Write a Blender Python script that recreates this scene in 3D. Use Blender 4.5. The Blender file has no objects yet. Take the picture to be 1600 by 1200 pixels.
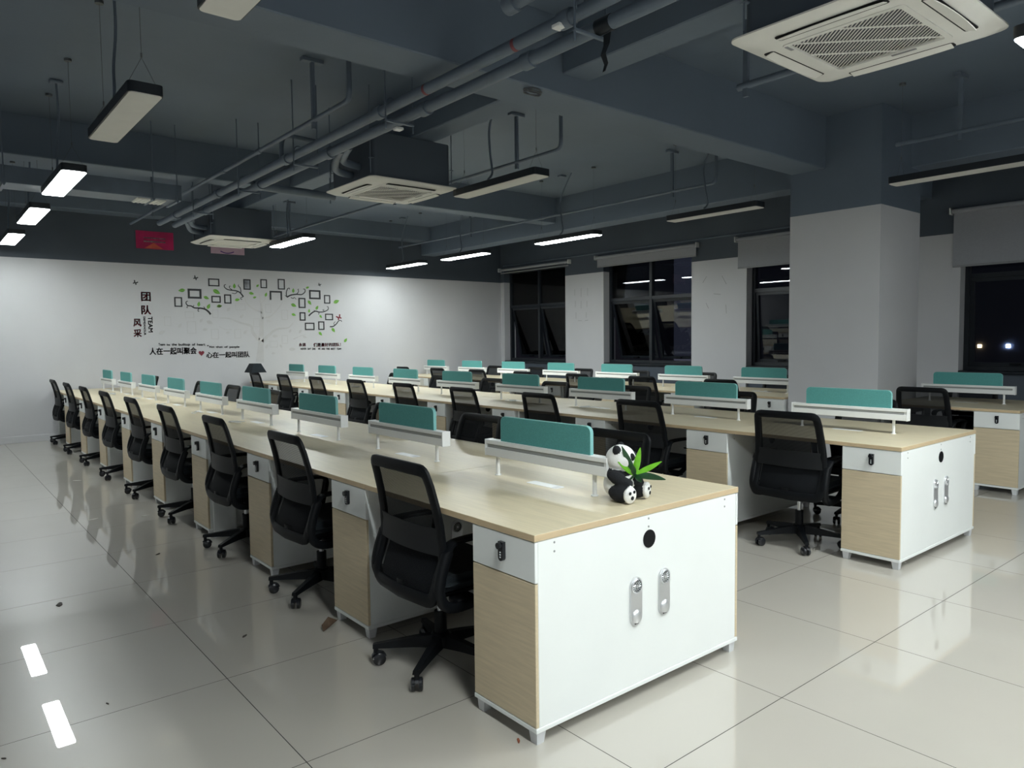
import bpy, bmesh, math, random
from mathutils import Vector, Matrix
random.seed(7)
S = bpy.context.scene
COL = S.collection
PI = math.pi

# ------------------------------------------------------------------ camera
F_PX = 1134.9
YAW, PITCH, ROLL = 0.689, 0.060, -0.0115
CAM = Vector((-1.6105, -1.8425, 1.4167))
_d = Vector((math.sin(YAW)*math.cos(PITCH), math.cos(YAW)*math.cos(PITCH), -math.sin(PITCH)))
_r = Vector((math.cos(YAW), -math.sin(YAW), 0))
_u = _r.cross(_d)
RT = _r*math.cos(ROLL) + _u*math.sin(ROLL)
UP = -_r*math.sin(ROLL) + _u*math.cos(ROLL)
cam = bpy.data.cameras.new('camera')
cam.sensor_width = 36.0
cam.lens = F_PX/1600*36.0
cam.clip_start = 0.05
cam.clip_end = 400
co = bpy.data.objects.new('camera', cam)
COL.objects.link(co)
co.matrix_world = Matrix(((RT.x, UP.x, -_d.x, CAM.x), (RT.y, UP.y, -_d.y, CAM.y), (RT.z, UP.z, -_d.z, CAM.z), (0, 0, 0, 1)))
S.camera = co

def ray(u, v):
    return RT*((u-800)/F_PX) + UP*((600-v)/F_PX) + _d
def on_y(u, v, y):
    d = ray(u, v); return CAM + d*((y-CAM.y)/d.y)
def on_x(u, v, x):
    d = ray(u, v); return CAM + d*((x-CAM.x)/d.x)
def on_z(u, v, z):
    d = ray(u, v); return CAM + d*((z-CAM.z)/d.z)

# ------------------------------------------------------------------ world, exposure
w = bpy.data.worlds.new('night'); S.world = w
w.use_nodes = True
w.node_tree.nodes['Background'].inputs[0].default_value = (0.20, 0.21, 0.30, 1)
w.node_tree.nodes['Background'].inputs[1].default_value = 0.05
S.view_settings.view_transform = 'Standard'
S.view_settings.look = 'None'
S.view_settings.gamma = 1
S.view_settings.use_curve_mapping = False
S.view_settings.exposure = 2.25
LAMP_LEFT, LAMP_NEAR, LAMP_REAR_ADDED, LAMP_RIGHT = 9.5, 30.0, 20.0, 20.0

# ------------------------------------------------------------------ materials
MATS = {}
def mat(name, col, rough=0.5, metal=0.0, spec=0.5, noise=0.0, nscale=8.0, bump=0.0, bscale=40.0, stretch=None, emit=0.0, rnoise=0.0, coords='Object'):
    if name in MATS: return MATS[name]
    m = bpy.data.materials.new(name); m.use_nodes = True
    nt = m.node_tree; b = nt.nodes['Principled BSDF']
    b.inputs['Roughness'].default_value = rough
    b.inputs['Metallic'].default_value = metal
    b.inputs['Specular IOR Level'].default_value = spec
    b.inputs['Base Color'].default_value = (*col, 1)
    tc = nt.nodes.new('ShaderNodeTexCoord')
    mp = nt.nodes.new('ShaderNodeMapping')
    src = tc.outputs['Object']
    if coords == 'World': src = nt.nodes.new('ShaderNodeNewGeometry').outputs['Position']
    nt.links.new(src, mp.inputs['Vector'])
    if stretch: mp.inputs['Scale'].default_value = stretch
    if noise > 0:
        n = nt.nodes.new('ShaderNodeTexNoise'); n.inputs['Scale'].default_value = nscale; n.inputs['Detail'].default_value = 5
        nt.links.new(mp.outputs[0], n.inputs['Vector'])
        r = nt.nodes.new('ShaderNodeValToRGB')
        r.color_ramp.elements[0].position = 0.3; r.color_ramp.elements[1].position = 0.7
        r.color_ramp.elements[0].color = (*[c*(1-noise) for c in col], 1)
        r.color_ramp.elements[1].color = (*[min(1, c*(1+noise)) for c in col], 1)
        nt.links.new(n.outputs['Fac'], r.inputs[0]); nt.links.new(r.outputs[0], b.inputs['Base Color'])
    if rnoise > 0:
        n2 = nt.nodes.new('ShaderNodeTexNoise'); n2.inputs['Scale'].default_value = 1.7; n2.inputs['Detail'].default_value = 6
        n2.inputs['Roughness'].default_value = 0.65
        nt.links.new(src, n2.inputs['Vector'])
        mr = nt.nodes.new('ShaderNodeMapRange'); mr.inputs[1].default_value = 0.42; mr.inputs[2].default_value = 0.75
        mr.inputs[3].default_value = rough; mr.inputs[4].default_value = rough+rnoise
        nt.links.new(n2.outputs['Fac'], mr.inputs[0]); nt.links.new(mr.outputs[0], b.inputs['Roughness'])
    if bump > 0:
        n3 = nt.nodes.new('ShaderNodeTexNoise'); n3.inputs['Scale'].default_value = bscale; n3.inputs['Detail'].default_value = 3
        nt.links.new(mp.outputs[0], n3.inputs['Vector'])
        bp = nt.nodes.new('ShaderNodeBump'); bp.inputs['Strength'].default_value = bump; bp.inputs['Distance'].default_value = 0.01
        nt.links.new(n3.outputs['Fac'], bp.inputs['Height']); nt.links.new(bp.outputs[0], b.inputs['Normal'])
    if emit > 0:
        b.inputs['Emission Color'].default_value = (*col, 1); b.inputs['Emission Strength'].default_value = emit
    MATS[name] = m
    return m

def s2l(r, g, b):
    f = lambda c: ((c/255+0.055)/1.055)**2.4 if c > 10 else c/255/12.92
    return (f(r), f(g), f(b))

M_WALL = mat('white_wall_paint', (0.58, 0.58, 0.60), 0.75, noise=0.035, nscale=1.1, bump=0.08, bscale=25)
M_SLATE_SHADED = mat('slate_paint_shaded', (0.068, 0.085, 0.110), 0.6, noise=0.08, nscale=1.2, bump=0.1, bscale=18)  # same slate as the ceiling, with the wall band's shade put into its colour
M_CEIL = mat('slate_ceiling_paint', (0.135, 0.172, 0.225), 0.6, noise=0.06, nscale=1.2, bump=0.1, bscale=18)
M_PIPE = mat('slate_painted_pipe', (0.130, 0.164, 0.212), 0.45, noise=0.08, nscale=6)
M_TILE = mat('polished_beige_tile', (0.475, 0.445, 0.395), 0.30, spec=0.35, noise=0.02, nscale=1.1, rnoise=0.04, coords='World')
_tb = M_TILE.node_tree.nodes['Principled BSDF']
_tb.inputs['Coat Weight'].default_value = 1.0; _tb.inputs['Coat Roughness'].default_value = 0.012; _tb.inputs['Coat IOR'].default_value = 1.75
M_GROUT = mat('dark_grout', (0.03, 0.028, 0.026), 0.9, noise=0.1)
M_WOODTOP = mat('pale_wood_laminate', (0.66, 0.575, 0.405), 0.38, noise=0.07, nscale=9, stretch=(9, 0.55, 9), coords='World')
M_WOODEDGE = mat('wood_edge_band', (0.56, 0.43, 0.27), 0.45, noise=0.06, nscale=9, stretch=(2, 2, 20))
M_WOODDOOR = mat('oak_laminate_door', (0.60, 0.50, 0.345), 0.45, noise=0.08, nscale=10, stretch=(9, 0.6, 9), coords='World')
M_WHITE = mat('white_melamine', (0.80, 0.82, 0.81), 0.4, noise=0.012, nscale=4)
M_WHITEMET = mat('white_coated_metal', (0.80, 0.81, 0.81), 0.35, noise=0.01)
M_GROOVE = mat('grey_groove', (0.28, 0.29, 0.29), 0.5, noise=0.05)
M_FOOT = mat('grey_plastic_foot', (0.62, 0.63, 0.65), 0.45, noise=0.03)
M_BLACK = mat('black_plastic', (0.0032, 0.0040, 0.0055), 0.5, spec=0.2, noise=0.1)
M_BLACKSHINE = mat('black_gloss_plastic', (0.010, 0.011, 0.014), 0.25, noise=0.1)
M_LUMBAR = mat('dark_grey_plastic', (0.009, 0.010, 0.012), 0.5, spec=0.3, noise=0.1)
M_SEAT = mat('black_seat_fabric', (0.008, 0.013, 0.018), 0.9, noise=0.2, nscale=150, bump=0.2, bscale=400)
M_TEAL = mat('teal_felt', (0.085, 0.30, 0.29), 0.95, noise=0.10, nscale=180, bump=0.15, bscale=300)
M_TEALEDGE = mat('teal_edge_trim', (0.20, 0.46, 0.45), 0.7, noise=0.05)
M_CHROME = mat('brushed_silver', (0.70, 0.71, 0.73), 0.38, metal=0.85, noise=0.05)
M_DARKSLOT = mat('black_opening', (0.006, 0.006, 0.007), 0.7, noise=0.1)
M_LAMPBODY = mat('navy_black_lamp_housing', (0.010, 0.014, 0.020), 0.45, noise=0.1)
M_DIFFOFF = mat('opal_diffuser', (0.76, 0.75, 0.71), 0.5, noise=0.03)
M_ACWHITE = mat('ivory_ac_plastic', (0.76, 0.755, 0.72), 0.45, noise=0.02)
M_BLIND = mat('grey_blind_fabric', (0.36, 0.37, 0.40), 0.9, noise=0.04, nscale=60)
M_FRAME = mat('dark_window_frame', (0.012, 0.016, 0.022), 0.4, noise=0.1)
M_WIRE = mat('thin_grey_wire', (0.10, 0.11, 0.12), 0.5, noise=0.05)

def lit_mat(power):
    m = bpy.data.materials.new('lit_opal_diffuser'); m.use_nodes = True
    b = m.node_tree.nodes['Principled BSDF']
    b.inputs['Base Color'].default_value = (0.9, 0.9, 0.9, 1)
    b.inputs['Emission Color'].default_value = (0.93, 1.0, 0.985, 1)
    b.inputs['Emission Strength'].default_value = power
    return m
M_DIFFON = lit_mat(LAMP_LEFT); M_DIFFRIGHT = lit_mat(LAMP_RIGHT); M_DIFFNEAR = lit_mat(LAMP_NEAR); M_DIFFREAR_ADDED = lit_mat(LAMP_REAR_ADDED)

def mesh_fabric():
    m = bpy.data.materials.new('black_mesh_fabric'); m.use_nodes = True
    nt = m.node_tree; b = nt.nodes['Principled BSDF']; out = nt.nodes['Material Output']
    b.inputs['Base Color'].default_value = (0.005, 0.006, 0.008, 1); b.inputs['Roughness'].default_value = 0.8; b.inputs['Specular IOR Level'].default_value = 0.2
    tr = nt.nodes.new('ShaderNodeBsdfTransparent'); mx = nt.nodes.new('ShaderNodeMixShader')
    tc = nt.nodes.new('ShaderNodeTexCoord')
    wv = nt.nodes.new('ShaderNodeTexWave'); wv.bands_direction = 'Z'; wv.inputs['Scale'].default_value = 60
    wv.inputs['Distortion'].default_value = 0.0
    nt.links.new(tc.outputs['Object'], wv.inputs['Vector'])
    mr = nt.nodes.new('ShaderNodeMapRange'); mr.inputs[3].default_value = 0.72; mr.inputs[4].default_value = 0.93
    nt.links.new(wv.outputs['Fac'], mr.inputs[0]); nt.links.new(mr.outputs[0], mx.inputs[0])
    nt.links.new(tr.outputs[0], mx.inputs[1]); nt.links.new(b.outputs[0], mx.inputs[2])
    nt.links.new(mx.outputs[0], out.inputs['Surface'])
    return m
M_MESH = mesh_fabric()

def glass_mat():
    m = bpy.data.materials.new('window_glass'); m.use_nodes = True
    nt = m.node_tree; nt.nodes.remove(nt.nodes['Principled BSDF']); out = nt.nodes['Material Output']
    tr = nt.nodes.new('ShaderNodeBsdfTransparent'); tr.inputs[0].default_value = (0.55, 0.58, 0.62, 1)
    gl = nt.nodes.new('ShaderNodeBsdfGlossy'); gl.inputs['Roughness'].default_value = 0.01
    fr = nt.nodes.new('ShaderNodeFresnel'); fr.inputs[0].default_value = 1.5
    mx = nt.nodes.new('ShaderNodeMixShader')
    nt.links.new(fr.outputs[0], mx.inputs[0]); nt.links.new(tr.outputs[0], mx.inputs[1]); nt.links.new(gl.outputs[0], mx.inputs[2])
    nt.links.new(mx.outputs[0], out.inputs['Surface'])
    return m
M_GLASS = glass_mat()

# ------------------------------------------------------------------ geometry helpers
class MB:
    def __init__(self): self.v = []; self.f = []; self.m = []; self.mi = 0
    def add(self, vs, fs):
        o = len(self.v); self.v += [tuple(p) for p in vs]
        for f in fs: self.f.append(tuple(i+o for i in f)); self.m.append(self.mi)
        return self
    def box(self, x0, x1, y0, y1, z0, z1):
        return self.add([(x0,y0,z0),(x1,y0,z0),(x1,y1,z0),(x0,y1,z0),(x0,y0,z1),(x1,y0,z1),(x1,y1,z1),(x0,y1,z1)],
                        [(0,3,2,1),(4,5,6,7),(0,1,5,4),(1,2,6,5),(2,3,7,6),(3,0,4,7)])
    def bbox(self, x0, x1, y0, y1, z0, z1, b=0.003, seg=2):
        bm = bmesh.new(); bmesh.ops.create_cube(bm, size=1)
        for v in bm.verts:
            v.co = Vector(((x0+x1)/2+v.co.x*(x1-x0), (y0+y1)/2+v.co.y*(y1-y0), (z0+z1)/2+v.co.z*(z1-z0)))
        bmesh.ops.bevel(bm, geom=bm.edges[:], offset=b, segments=seg, affect='EDGES')
        return self.bm(bm)
    def bm(self, bm):
        bm.verts.ensure_lookup_table(); bm.verts.index_update()
        self.add([v.co.copy() for v in bm.verts], [[v.index for v in f.verts] for f in bm.faces]); bm.free(); return self
    def cyl(self, p0, p1, r, n=12, r2=None, caps=True):
        p0 = Vector(p0); p1 = Vector(p1); r2 = r if r2 is None else r2
        d = (p1-p0).normalized(); a = d.orthogonal().normalized(); b = d.cross(a)
        vs = []
        for p, rr in ((p0, r), (p1, r2)):
            for i in range(n):
                t = 2*PI*i/n; vs.append(p+a*(math.cos(t)*rr)+b*(math.sin(t)*rr))
        fs = [(i, (i+1) % n, n+(i+1) % n, n+i) for i in range(n)]
        if caps: fs += [tuple(range(n-1, -1, -1)), tuple(range(n, 2*n))]
        return self.add(vs, fs)
    def tube(self, pts, r, n=8, closed=False, ry=None, up=None):
        """sweep; r along side axis, ry along the other; up fixes the frame"""
        pts = [Vector(p) for p in pts]; N = len(pts); vs = []; prev = None
        rs = r if isinstance(r, (list, tuple)) else [r]*N
        for i, p in enumerate(pts):
            if closed: d = pts[(i+1) % N]-pts[i-1]
            else: d = pts[min(i+1, N-1)]-pts[max(i-1, 0)]
            if d.length < 1e-9: d = Vector((0, 0, 1))
            d.normalize()
            if up is not None: a = Vector(up)
            elif prev is None: a = d.orthogonal()
            else: a = prev
            a = (a-d*a.dot(d)); a = a.normalized() if a.length > 1e-6 else d.orthogonal().normalized()
            prev = a; b = d.cross(a); rb = (ry if ry is not None else rs[i])
            for k in range(n):
                t = 2*PI*(k+0.5)/n; vs.append(p+a*(math.cos(t)*rs[i])+b*(math.sin(t)*rb))
        fs = []
        for i in range(N if closed else N-1):
            j = (i+1) % N
            for k in range(n): fs.append((i*n+k, i*n+(k+1) % n, j*n+(k+1) % n, j*n+k))
        if not closed: fs += [tuple(range(n-1, -1, -1)), tuple(range((N-1)*n, N*n))]
        return self.add(vs, fs)
    def prism(self, poly, z0, z1, fn=lambda x, y, z: (x, y, z)):
        n = len(poly)
        vs = [fn(x, y, z0) for x, y in poly]+[fn(x, y, z1) for x, y in poly]
        fs = [(i, (i+1) % n, n+(i+1) % n, n+i) for i in range(n)]+[tuple(range(n-1, -1, -1)), tuple(range(n, 2*n))]
        return self.add(vs, fs)
    def lathe(self, prof, n=16, fn=lambda p: p):
        vs = []
        for r, z in prof:
            for i in range(n):
                t = 2*PI*i/n; vs.append(fn(Vector((r*math.cos(t), r*math.sin(t), z))))
        fs = []
        for j in range(len(prof)-1):
            for i in range(n): fs.append((j*n+i, j*n+(i+1) % n, (j+1)*n+(i+1) % n, (j+1)*n+i))
        fs += [tuple(range(n-1, -1, -1)), tuple(range((len(prof)-1)*n, len(prof)*n))]
        return self.add(vs, fs)
    def mesh(self, name, mats, smooth=None):
        me = bpy.data.meshes.new(name); me.from_pydata(self.v, [], self.f)
        if not isinstance(mats, (list, tuple)): mats = [mats]
        for m in mats: me.materials.append(m)
        me.polygons.foreach_set('material_index', self.m)
        bm = bmesh.new(); bm.from_mesh(me); bmesh.ops.recalc_face_normals(bm, faces=bm.faces[:]); bm.to_mesh(me); bm.free()
        if smooth:
            me.polygons.foreach_set('use_smooth', [True]*len(me.polygons)); me.set_sharp_from_angle(angle=math.radians(smooth))
        me.update(); return me
    def build(self, name, mats, parent=None, smooth=None, loc=None):
        return link(name, self.mesh(name, mats, smooth), parent, loc)

def link(name, me, parent=None, loc=None, rz=0):
    o = bpy.data.objects.new(name, me); COL.objects.link(o)
    if parent: o.parent = parent
    if loc is not None: o.location = loc
    if rz: o.rotation_euler = (0, 0, rz)
    return o
def tag(o, label, cat=None, group=None, kind=None):
    o['label'] = label
    if cat: o['category'] = cat
    if group: o['group'] = group
    if kind: o['kind'] = kind
    return o
def thing(name, label, cat, loc=(0, 0, 0), rz=0, group=None):
    o = bpy.data.objects.new(name, None); COL.objects.link(o); o.empty_display_size = 0.1
    o.location = loc; o.rotation_euler = (0, 0, rz)
    return tag(o, label, cat, group)
def struct(o, label):
    o['kind'] = 'structure'; o['label'] = label; return o
def dup(root, loc, rz=0, label=None, name=None):
    r = root.copy(); COL.objects.link(r); r.location = loc; r.rotation_euler = (0, 0, rz)
    if label: r['label'] = label
    for ch in root.children:
        c = ch.copy(); COL.objects.link(c); c.parent = r
        for g in ch.children:
            d = g.copy(); COL.objects.link(d); d.parent = c
    return r
def rrect(x0, x1, y0, y1, r, n=5, corners=(1, 1, 1, 1)):
    P = []
    for (cx, cy, a0, on) in ((x1-r, y1-r, 0, corners[0]), (x0+r, y1-r, PI/2, corners[1]), (x0+r, y0+r, PI, corners[2]), (x1-r, y0+r, 1.5*PI, corners[3])):
        if on:
            for i in range(n+1): P.append((cx+r*math.cos(a0+PI/2*i/n), cy+r*math.sin(a0+PI/2*i/n)))
        else:
            sx = 1 if math.cos(a0+PI/4) > 0 else -1; sy = 1 if math.sin(a0+PI/4) > 0 else -1
            P.append((cx+sx*r, cy+sy*r))
    return P
def spline(pts, n=6):
    P = [Vector(p) for p in pts]; out = []
    for i in range(len(P)-1):
        p0 = P[max(i-1, 0)]; p1 = P[i]; p2 = P[i+1]; p3 = P[min(i+2, len(P)-1)]
        for k in range(n):
            t = k/n
            out.append(0.5*((2*p1)+(p2-p0)*t+(2*p0-5*p1+4*p2-p3)*t*t+(3*p1-p0-3*p2+p3)*t**3))
    out.append(P[-1]); return out

NEAR = ['nearest', 'second-nearest', 'third-nearest', 'fourth-nearest', 'fifth-nearest', 'sixth-nearest', 'seventh-nearest', 'eighth-nearest', 'ninth-nearest']
ORD = ['first', 'second', 'third', 'fourth', 'fifth', 'sixth', 'seventh', 'eighth', 'ninth', 'tenth']

# ------------------------------------------------------------------ room shell
X0, X1 = -3.8727, 8.60          # left wall, window wall
Y0, Y1 = -5.60, 10.91           # wall behind camera, back wall
ZC = 3.70                       # ceiling
ZP = 2.70                       # height where white paint ends
TS = 0.8065; TX = -0.6467; TY = 1.2502

fl = MB().box(X0-0.1, X1+0.1, Y0, Y1+0.1, -0.12, -0.0004).build('floor', M_GROUT)
struct(fl, 'polished beige tile floor with thin dark joints')
tile_me = MB().box(0.0017, TS-0.0017, 0.0017, TS-0.0017, -0.0004, 0.0).mesh('tile', M_TILE)
for i in range(-4, 12):
    for j in range(-6, 12):
        x = TX+i*TS; y = TY+j*TS
        if x+TS > X1+0.01:
            c = MB().box(0.0017, X1-x, 0.0017, TS-0.0017, -0.0004, 0.0).mesh('tile', M_TILE); 
            link('tile', c, fl, (x, y, 0)); continue
        link('tile', tile_me, fl, (x, y, 0))
rt = MB()
for i in range(-4, 12):
    for j in range(-9, -6):
        x = TX+i*TS; y = TY+j*TS
        if x+TS <= X1+0.01: rt.box(x+0.0012, x+TS-0.0012, max(y, Y0)+0.0012, y+TS-0.0012, -0.0004, 0)
o = rt.build('tile_field', M_TILE, fl); o['kind'] = 'stuff'

def wall(name, label, boxes):
    mb = MB()
    for mi, b in boxes: mb.mi = mi; mb.box(*b)
    return struct(mb.build(name, [M_WALL, M_SLATE_SHADED]), label)
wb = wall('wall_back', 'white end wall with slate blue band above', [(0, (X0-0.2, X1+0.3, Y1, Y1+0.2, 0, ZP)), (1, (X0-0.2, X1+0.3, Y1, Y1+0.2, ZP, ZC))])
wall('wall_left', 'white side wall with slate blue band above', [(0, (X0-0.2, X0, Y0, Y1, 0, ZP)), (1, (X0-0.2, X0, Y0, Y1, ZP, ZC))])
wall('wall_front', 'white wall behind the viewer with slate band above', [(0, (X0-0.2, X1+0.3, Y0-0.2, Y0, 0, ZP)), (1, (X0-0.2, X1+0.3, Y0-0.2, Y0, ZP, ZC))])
# window wall: openings (y0, y1)
WINS = [(8.83, 10.79), (5.75, 7.78), (2.60, 4.70), (-0.70, 1.66), (-4.2, -1.9)]
SILL = 0.97; HEAD = 2.95; XW = 8.80
ed = [Y0]
for a, b in sorted(WINS): ed += [a, b]
ed.append(Y1)
bx = []
for i in range(0, len(ed), 2):
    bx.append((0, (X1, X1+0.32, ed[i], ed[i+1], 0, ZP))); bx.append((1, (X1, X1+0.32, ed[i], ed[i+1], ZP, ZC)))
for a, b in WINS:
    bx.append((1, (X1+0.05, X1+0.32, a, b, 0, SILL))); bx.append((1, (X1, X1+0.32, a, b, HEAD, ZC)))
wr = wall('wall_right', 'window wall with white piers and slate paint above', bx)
bb = MB(); bb.bbox(X0, X1, Y1-0.012, Y1, 0, 0.10, 0.003, 1)
struct(bb.build('baseboard_back', M_WALL), 'low white skirting along the end wall')

# ceiling with beams
ce = MB().box(X0-0.2, X1+0.3, Y0-0.2, Y1+0.2, ZC, ZC+0.2).build('ceiling', M_CEIL)
struct(ce, 'slate blue painted concrete ceiling with exposed beams')
def beam(x0, x1, y0, y1, z0): return MB().bbox(x0, x1, y0, y1, z0, ZC+0.01, 0.008, 1).build('beam', M_CEIL, ce)
beam(X0, X1, 2.01, 2.39, 3.17)
beam(X0, 6.52, 6.86, 7.14, 3.30)
beam(X0, 6.52, 10.55, Y1, 3.42)
beam(X0, X1, -4.8, -4.4, 3.17)
beam(6.52, 6.85, 2.39, Y1, 3.17)
beam(6.52, 6.85, -4.4, 2.01, 3.17)
for (a, b) in ((2.39, 6.86), (7.14, 10.55), (-4.4, 2.01)): beam(2.06, 2.32, a, b, 3.31)

# column
cm = MB(); cm.mi = 0; cm.box(5.84, 6.77, 1.436, 2.40, 0, ZP+0.022); cm.mi = 1; cm.box(5.84, 6.77, 1.436, 2.40, ZP+0.022, ZC)
c = cm.build('column', [M_WALL, M_CEIL])
struct(c, 'thick square column, white below and slate above')

# windows
def window(n, y0, y1, two=True):
    root = bpy.data.objects.new('window_%d' % n, None); COL.objects.link(root); root.location = (XW, y0, SILL)
    root['kind'] = 'structure'
    root['label'] = ['dark framed window nearest the end wall with two tilted sashes', 'wide dark window between two white piers reflecting a lamp',
                     'dark window half hidden by the square column', 'dark window at the right edge showing city lights', 'dark window behind the viewer'][n-1]
    W = y1-y0; H = HEAD-SILL; t = 0.055; zt = 2.16-SILL
    f = MB()
    f.box(-.04, .04, 0, t, 0, H); f.box(-.04, .04, W-t, W, 0, H); f.box(-.04, .04, t, W-t, 0, t); f.box(-.04, .04, t, W-t, H-t, H)
    f.build('frame', M_FRAME, root)
    MB().box(-.045, .045, W/2-.03, W/2+.03, t, H-t).build('mullion', M_FRAME, root)
    for a, b in ((t, W/2-.03), (W/2+.03, W-t)):
        MB().box(-.04, .04, a, b, zt-.03, zt+.03).build('transom', M_FRAME, root)
        MB().box(-.006, .006, a, b, zt+.03, H-t).build('pane', M_GLASS, root)
        hh = zt-.03-t; s = MB(); g = 0.045
        s.box(-.025, .025, 0, g, -hh, 0); s.box(-.025, .025, b-a-g, b-a, -hh, 0); s.box(-.025, .025, g, b-a-g, -g, 0); s.box(-.025, .025, g, b-a-g, -hh, -hh+g)
        so = s.build('sash', M_FRAME, root, loc=(0, a, zt-.03)); so.rotation_euler = (0, -math.radians(13 if n < 3 else 3), 0)
        MB().box(-.004, .004, g, b-a-g, -hh+g, -g).build('pane', M_GLASS, so)
        h = MB(); h.cyl((-.03, (b-a)/2, -hh+.03), (-.06, (b-a)/2, -hh+.03), .012, 8); h.bbox(-.075, -.06, (b-a)/2-.012, (b-a)/2+.10, -hh+.018, -hh+.042, .004, 1)
        h.build('window_handle', M_BLACK, so)
for i, (a, b) in enumerate(WINS): window(i+1, a, b)
for i, (a, b) in enumerate(WINS):
    sl = MB().bbox(X1-.01, XW-.04, a, b, SILL-.03, SILL, .004, 1).build('trim_%d' % (i+1), M_FRAME)
    struct(sl, 'dark window sill board, window number %s from the end wall' % ORD[i])

pencil = mat('pencil_grey', (.22, .22, .23), .8, noise=.1)
for (u0, v0, u1, v1) in ((1104, 432, 1098, 442), (1128, 431, 1135, 444), (1115, 459, 1126, 460), (1134, 476, 1135, 490), (1103, 473, 1107, 482), (898, 452, 898, 462), (908, 450, 908, 464), (918, 450, 918, 462), (899, 470, 899, 480), (908, 470, 908, 482), (917, 470, 917, 480), (900, 488, 900, 498), (916, 488, 916, 497), (903, 501, 909, 501), (914, 501, 919, 500)):
    p, q = on_x(u0, v0, X1-.0006), on_x(u1, v1, X1-.0006)
    MB().tube([p, q], .004, 4, ry=.0004, up=(0, q.z-p.z, -(q.y-p.y))).build('pencil_mark', pencil, wr)
# roller blinds
BL = [(8.66, 10.98, 2.885, 'almost fully raised grey roller blind nearest the end wall'), (5.60, 7.93, 2.78, 'grey roller blind lowered a hand above the wide window'),
      (2.55, 4.86, 2.505, 'grey roller blind left of the column, a quarter down'), (-.95, 1.765, 2.268, 'wide grey roller blind right of the column, lowered furthest')]
for a, b, zb, lab in BL:
    r = thing('roller_blind', lab, 'blind', (8.53, a, zb), group='roller blinds over the windows'); W = b-a; zt = 2.965-zb
    if W > 2.3: W = min(W, 10.88-a)
    MB().cyl((0, .02, zt), (0, W-.02, zt), .028, 14).build('roller_tube', M_BLIND, r, 60)
    if zt > .09: MB().box(.024, .027, .03, W-.03, .02, zt).build('blind_fabric', M_BLIND, r)
    MB().bbox(.015, .036, .03, W-.03, 0, .025, .005, 1).build('bottom_rail', mat('grey_rail', (.30, .31, .32), .5, noise=.03), r)
    for y in (0, W): 
        MB().bbox(-.03, .069, y-.008, y+.008, zt-.04, zt+.045, .004, 1).build('bracket', M_WHITEMET, r)

# ------------------------------------------------------------------ desks
P = 1.2073; DW = 1.2134; RX = [0.0, 2.9201, 5.8402]
ROWN = ['nearest desk row', 'middle desk row', 'window-side desk row']
ST = [[(k*P) for k in range(9)], [0.003+k*P for k in range(9)], [0.215]+[0.036+k*P for k in range(2, 9)]]

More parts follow.
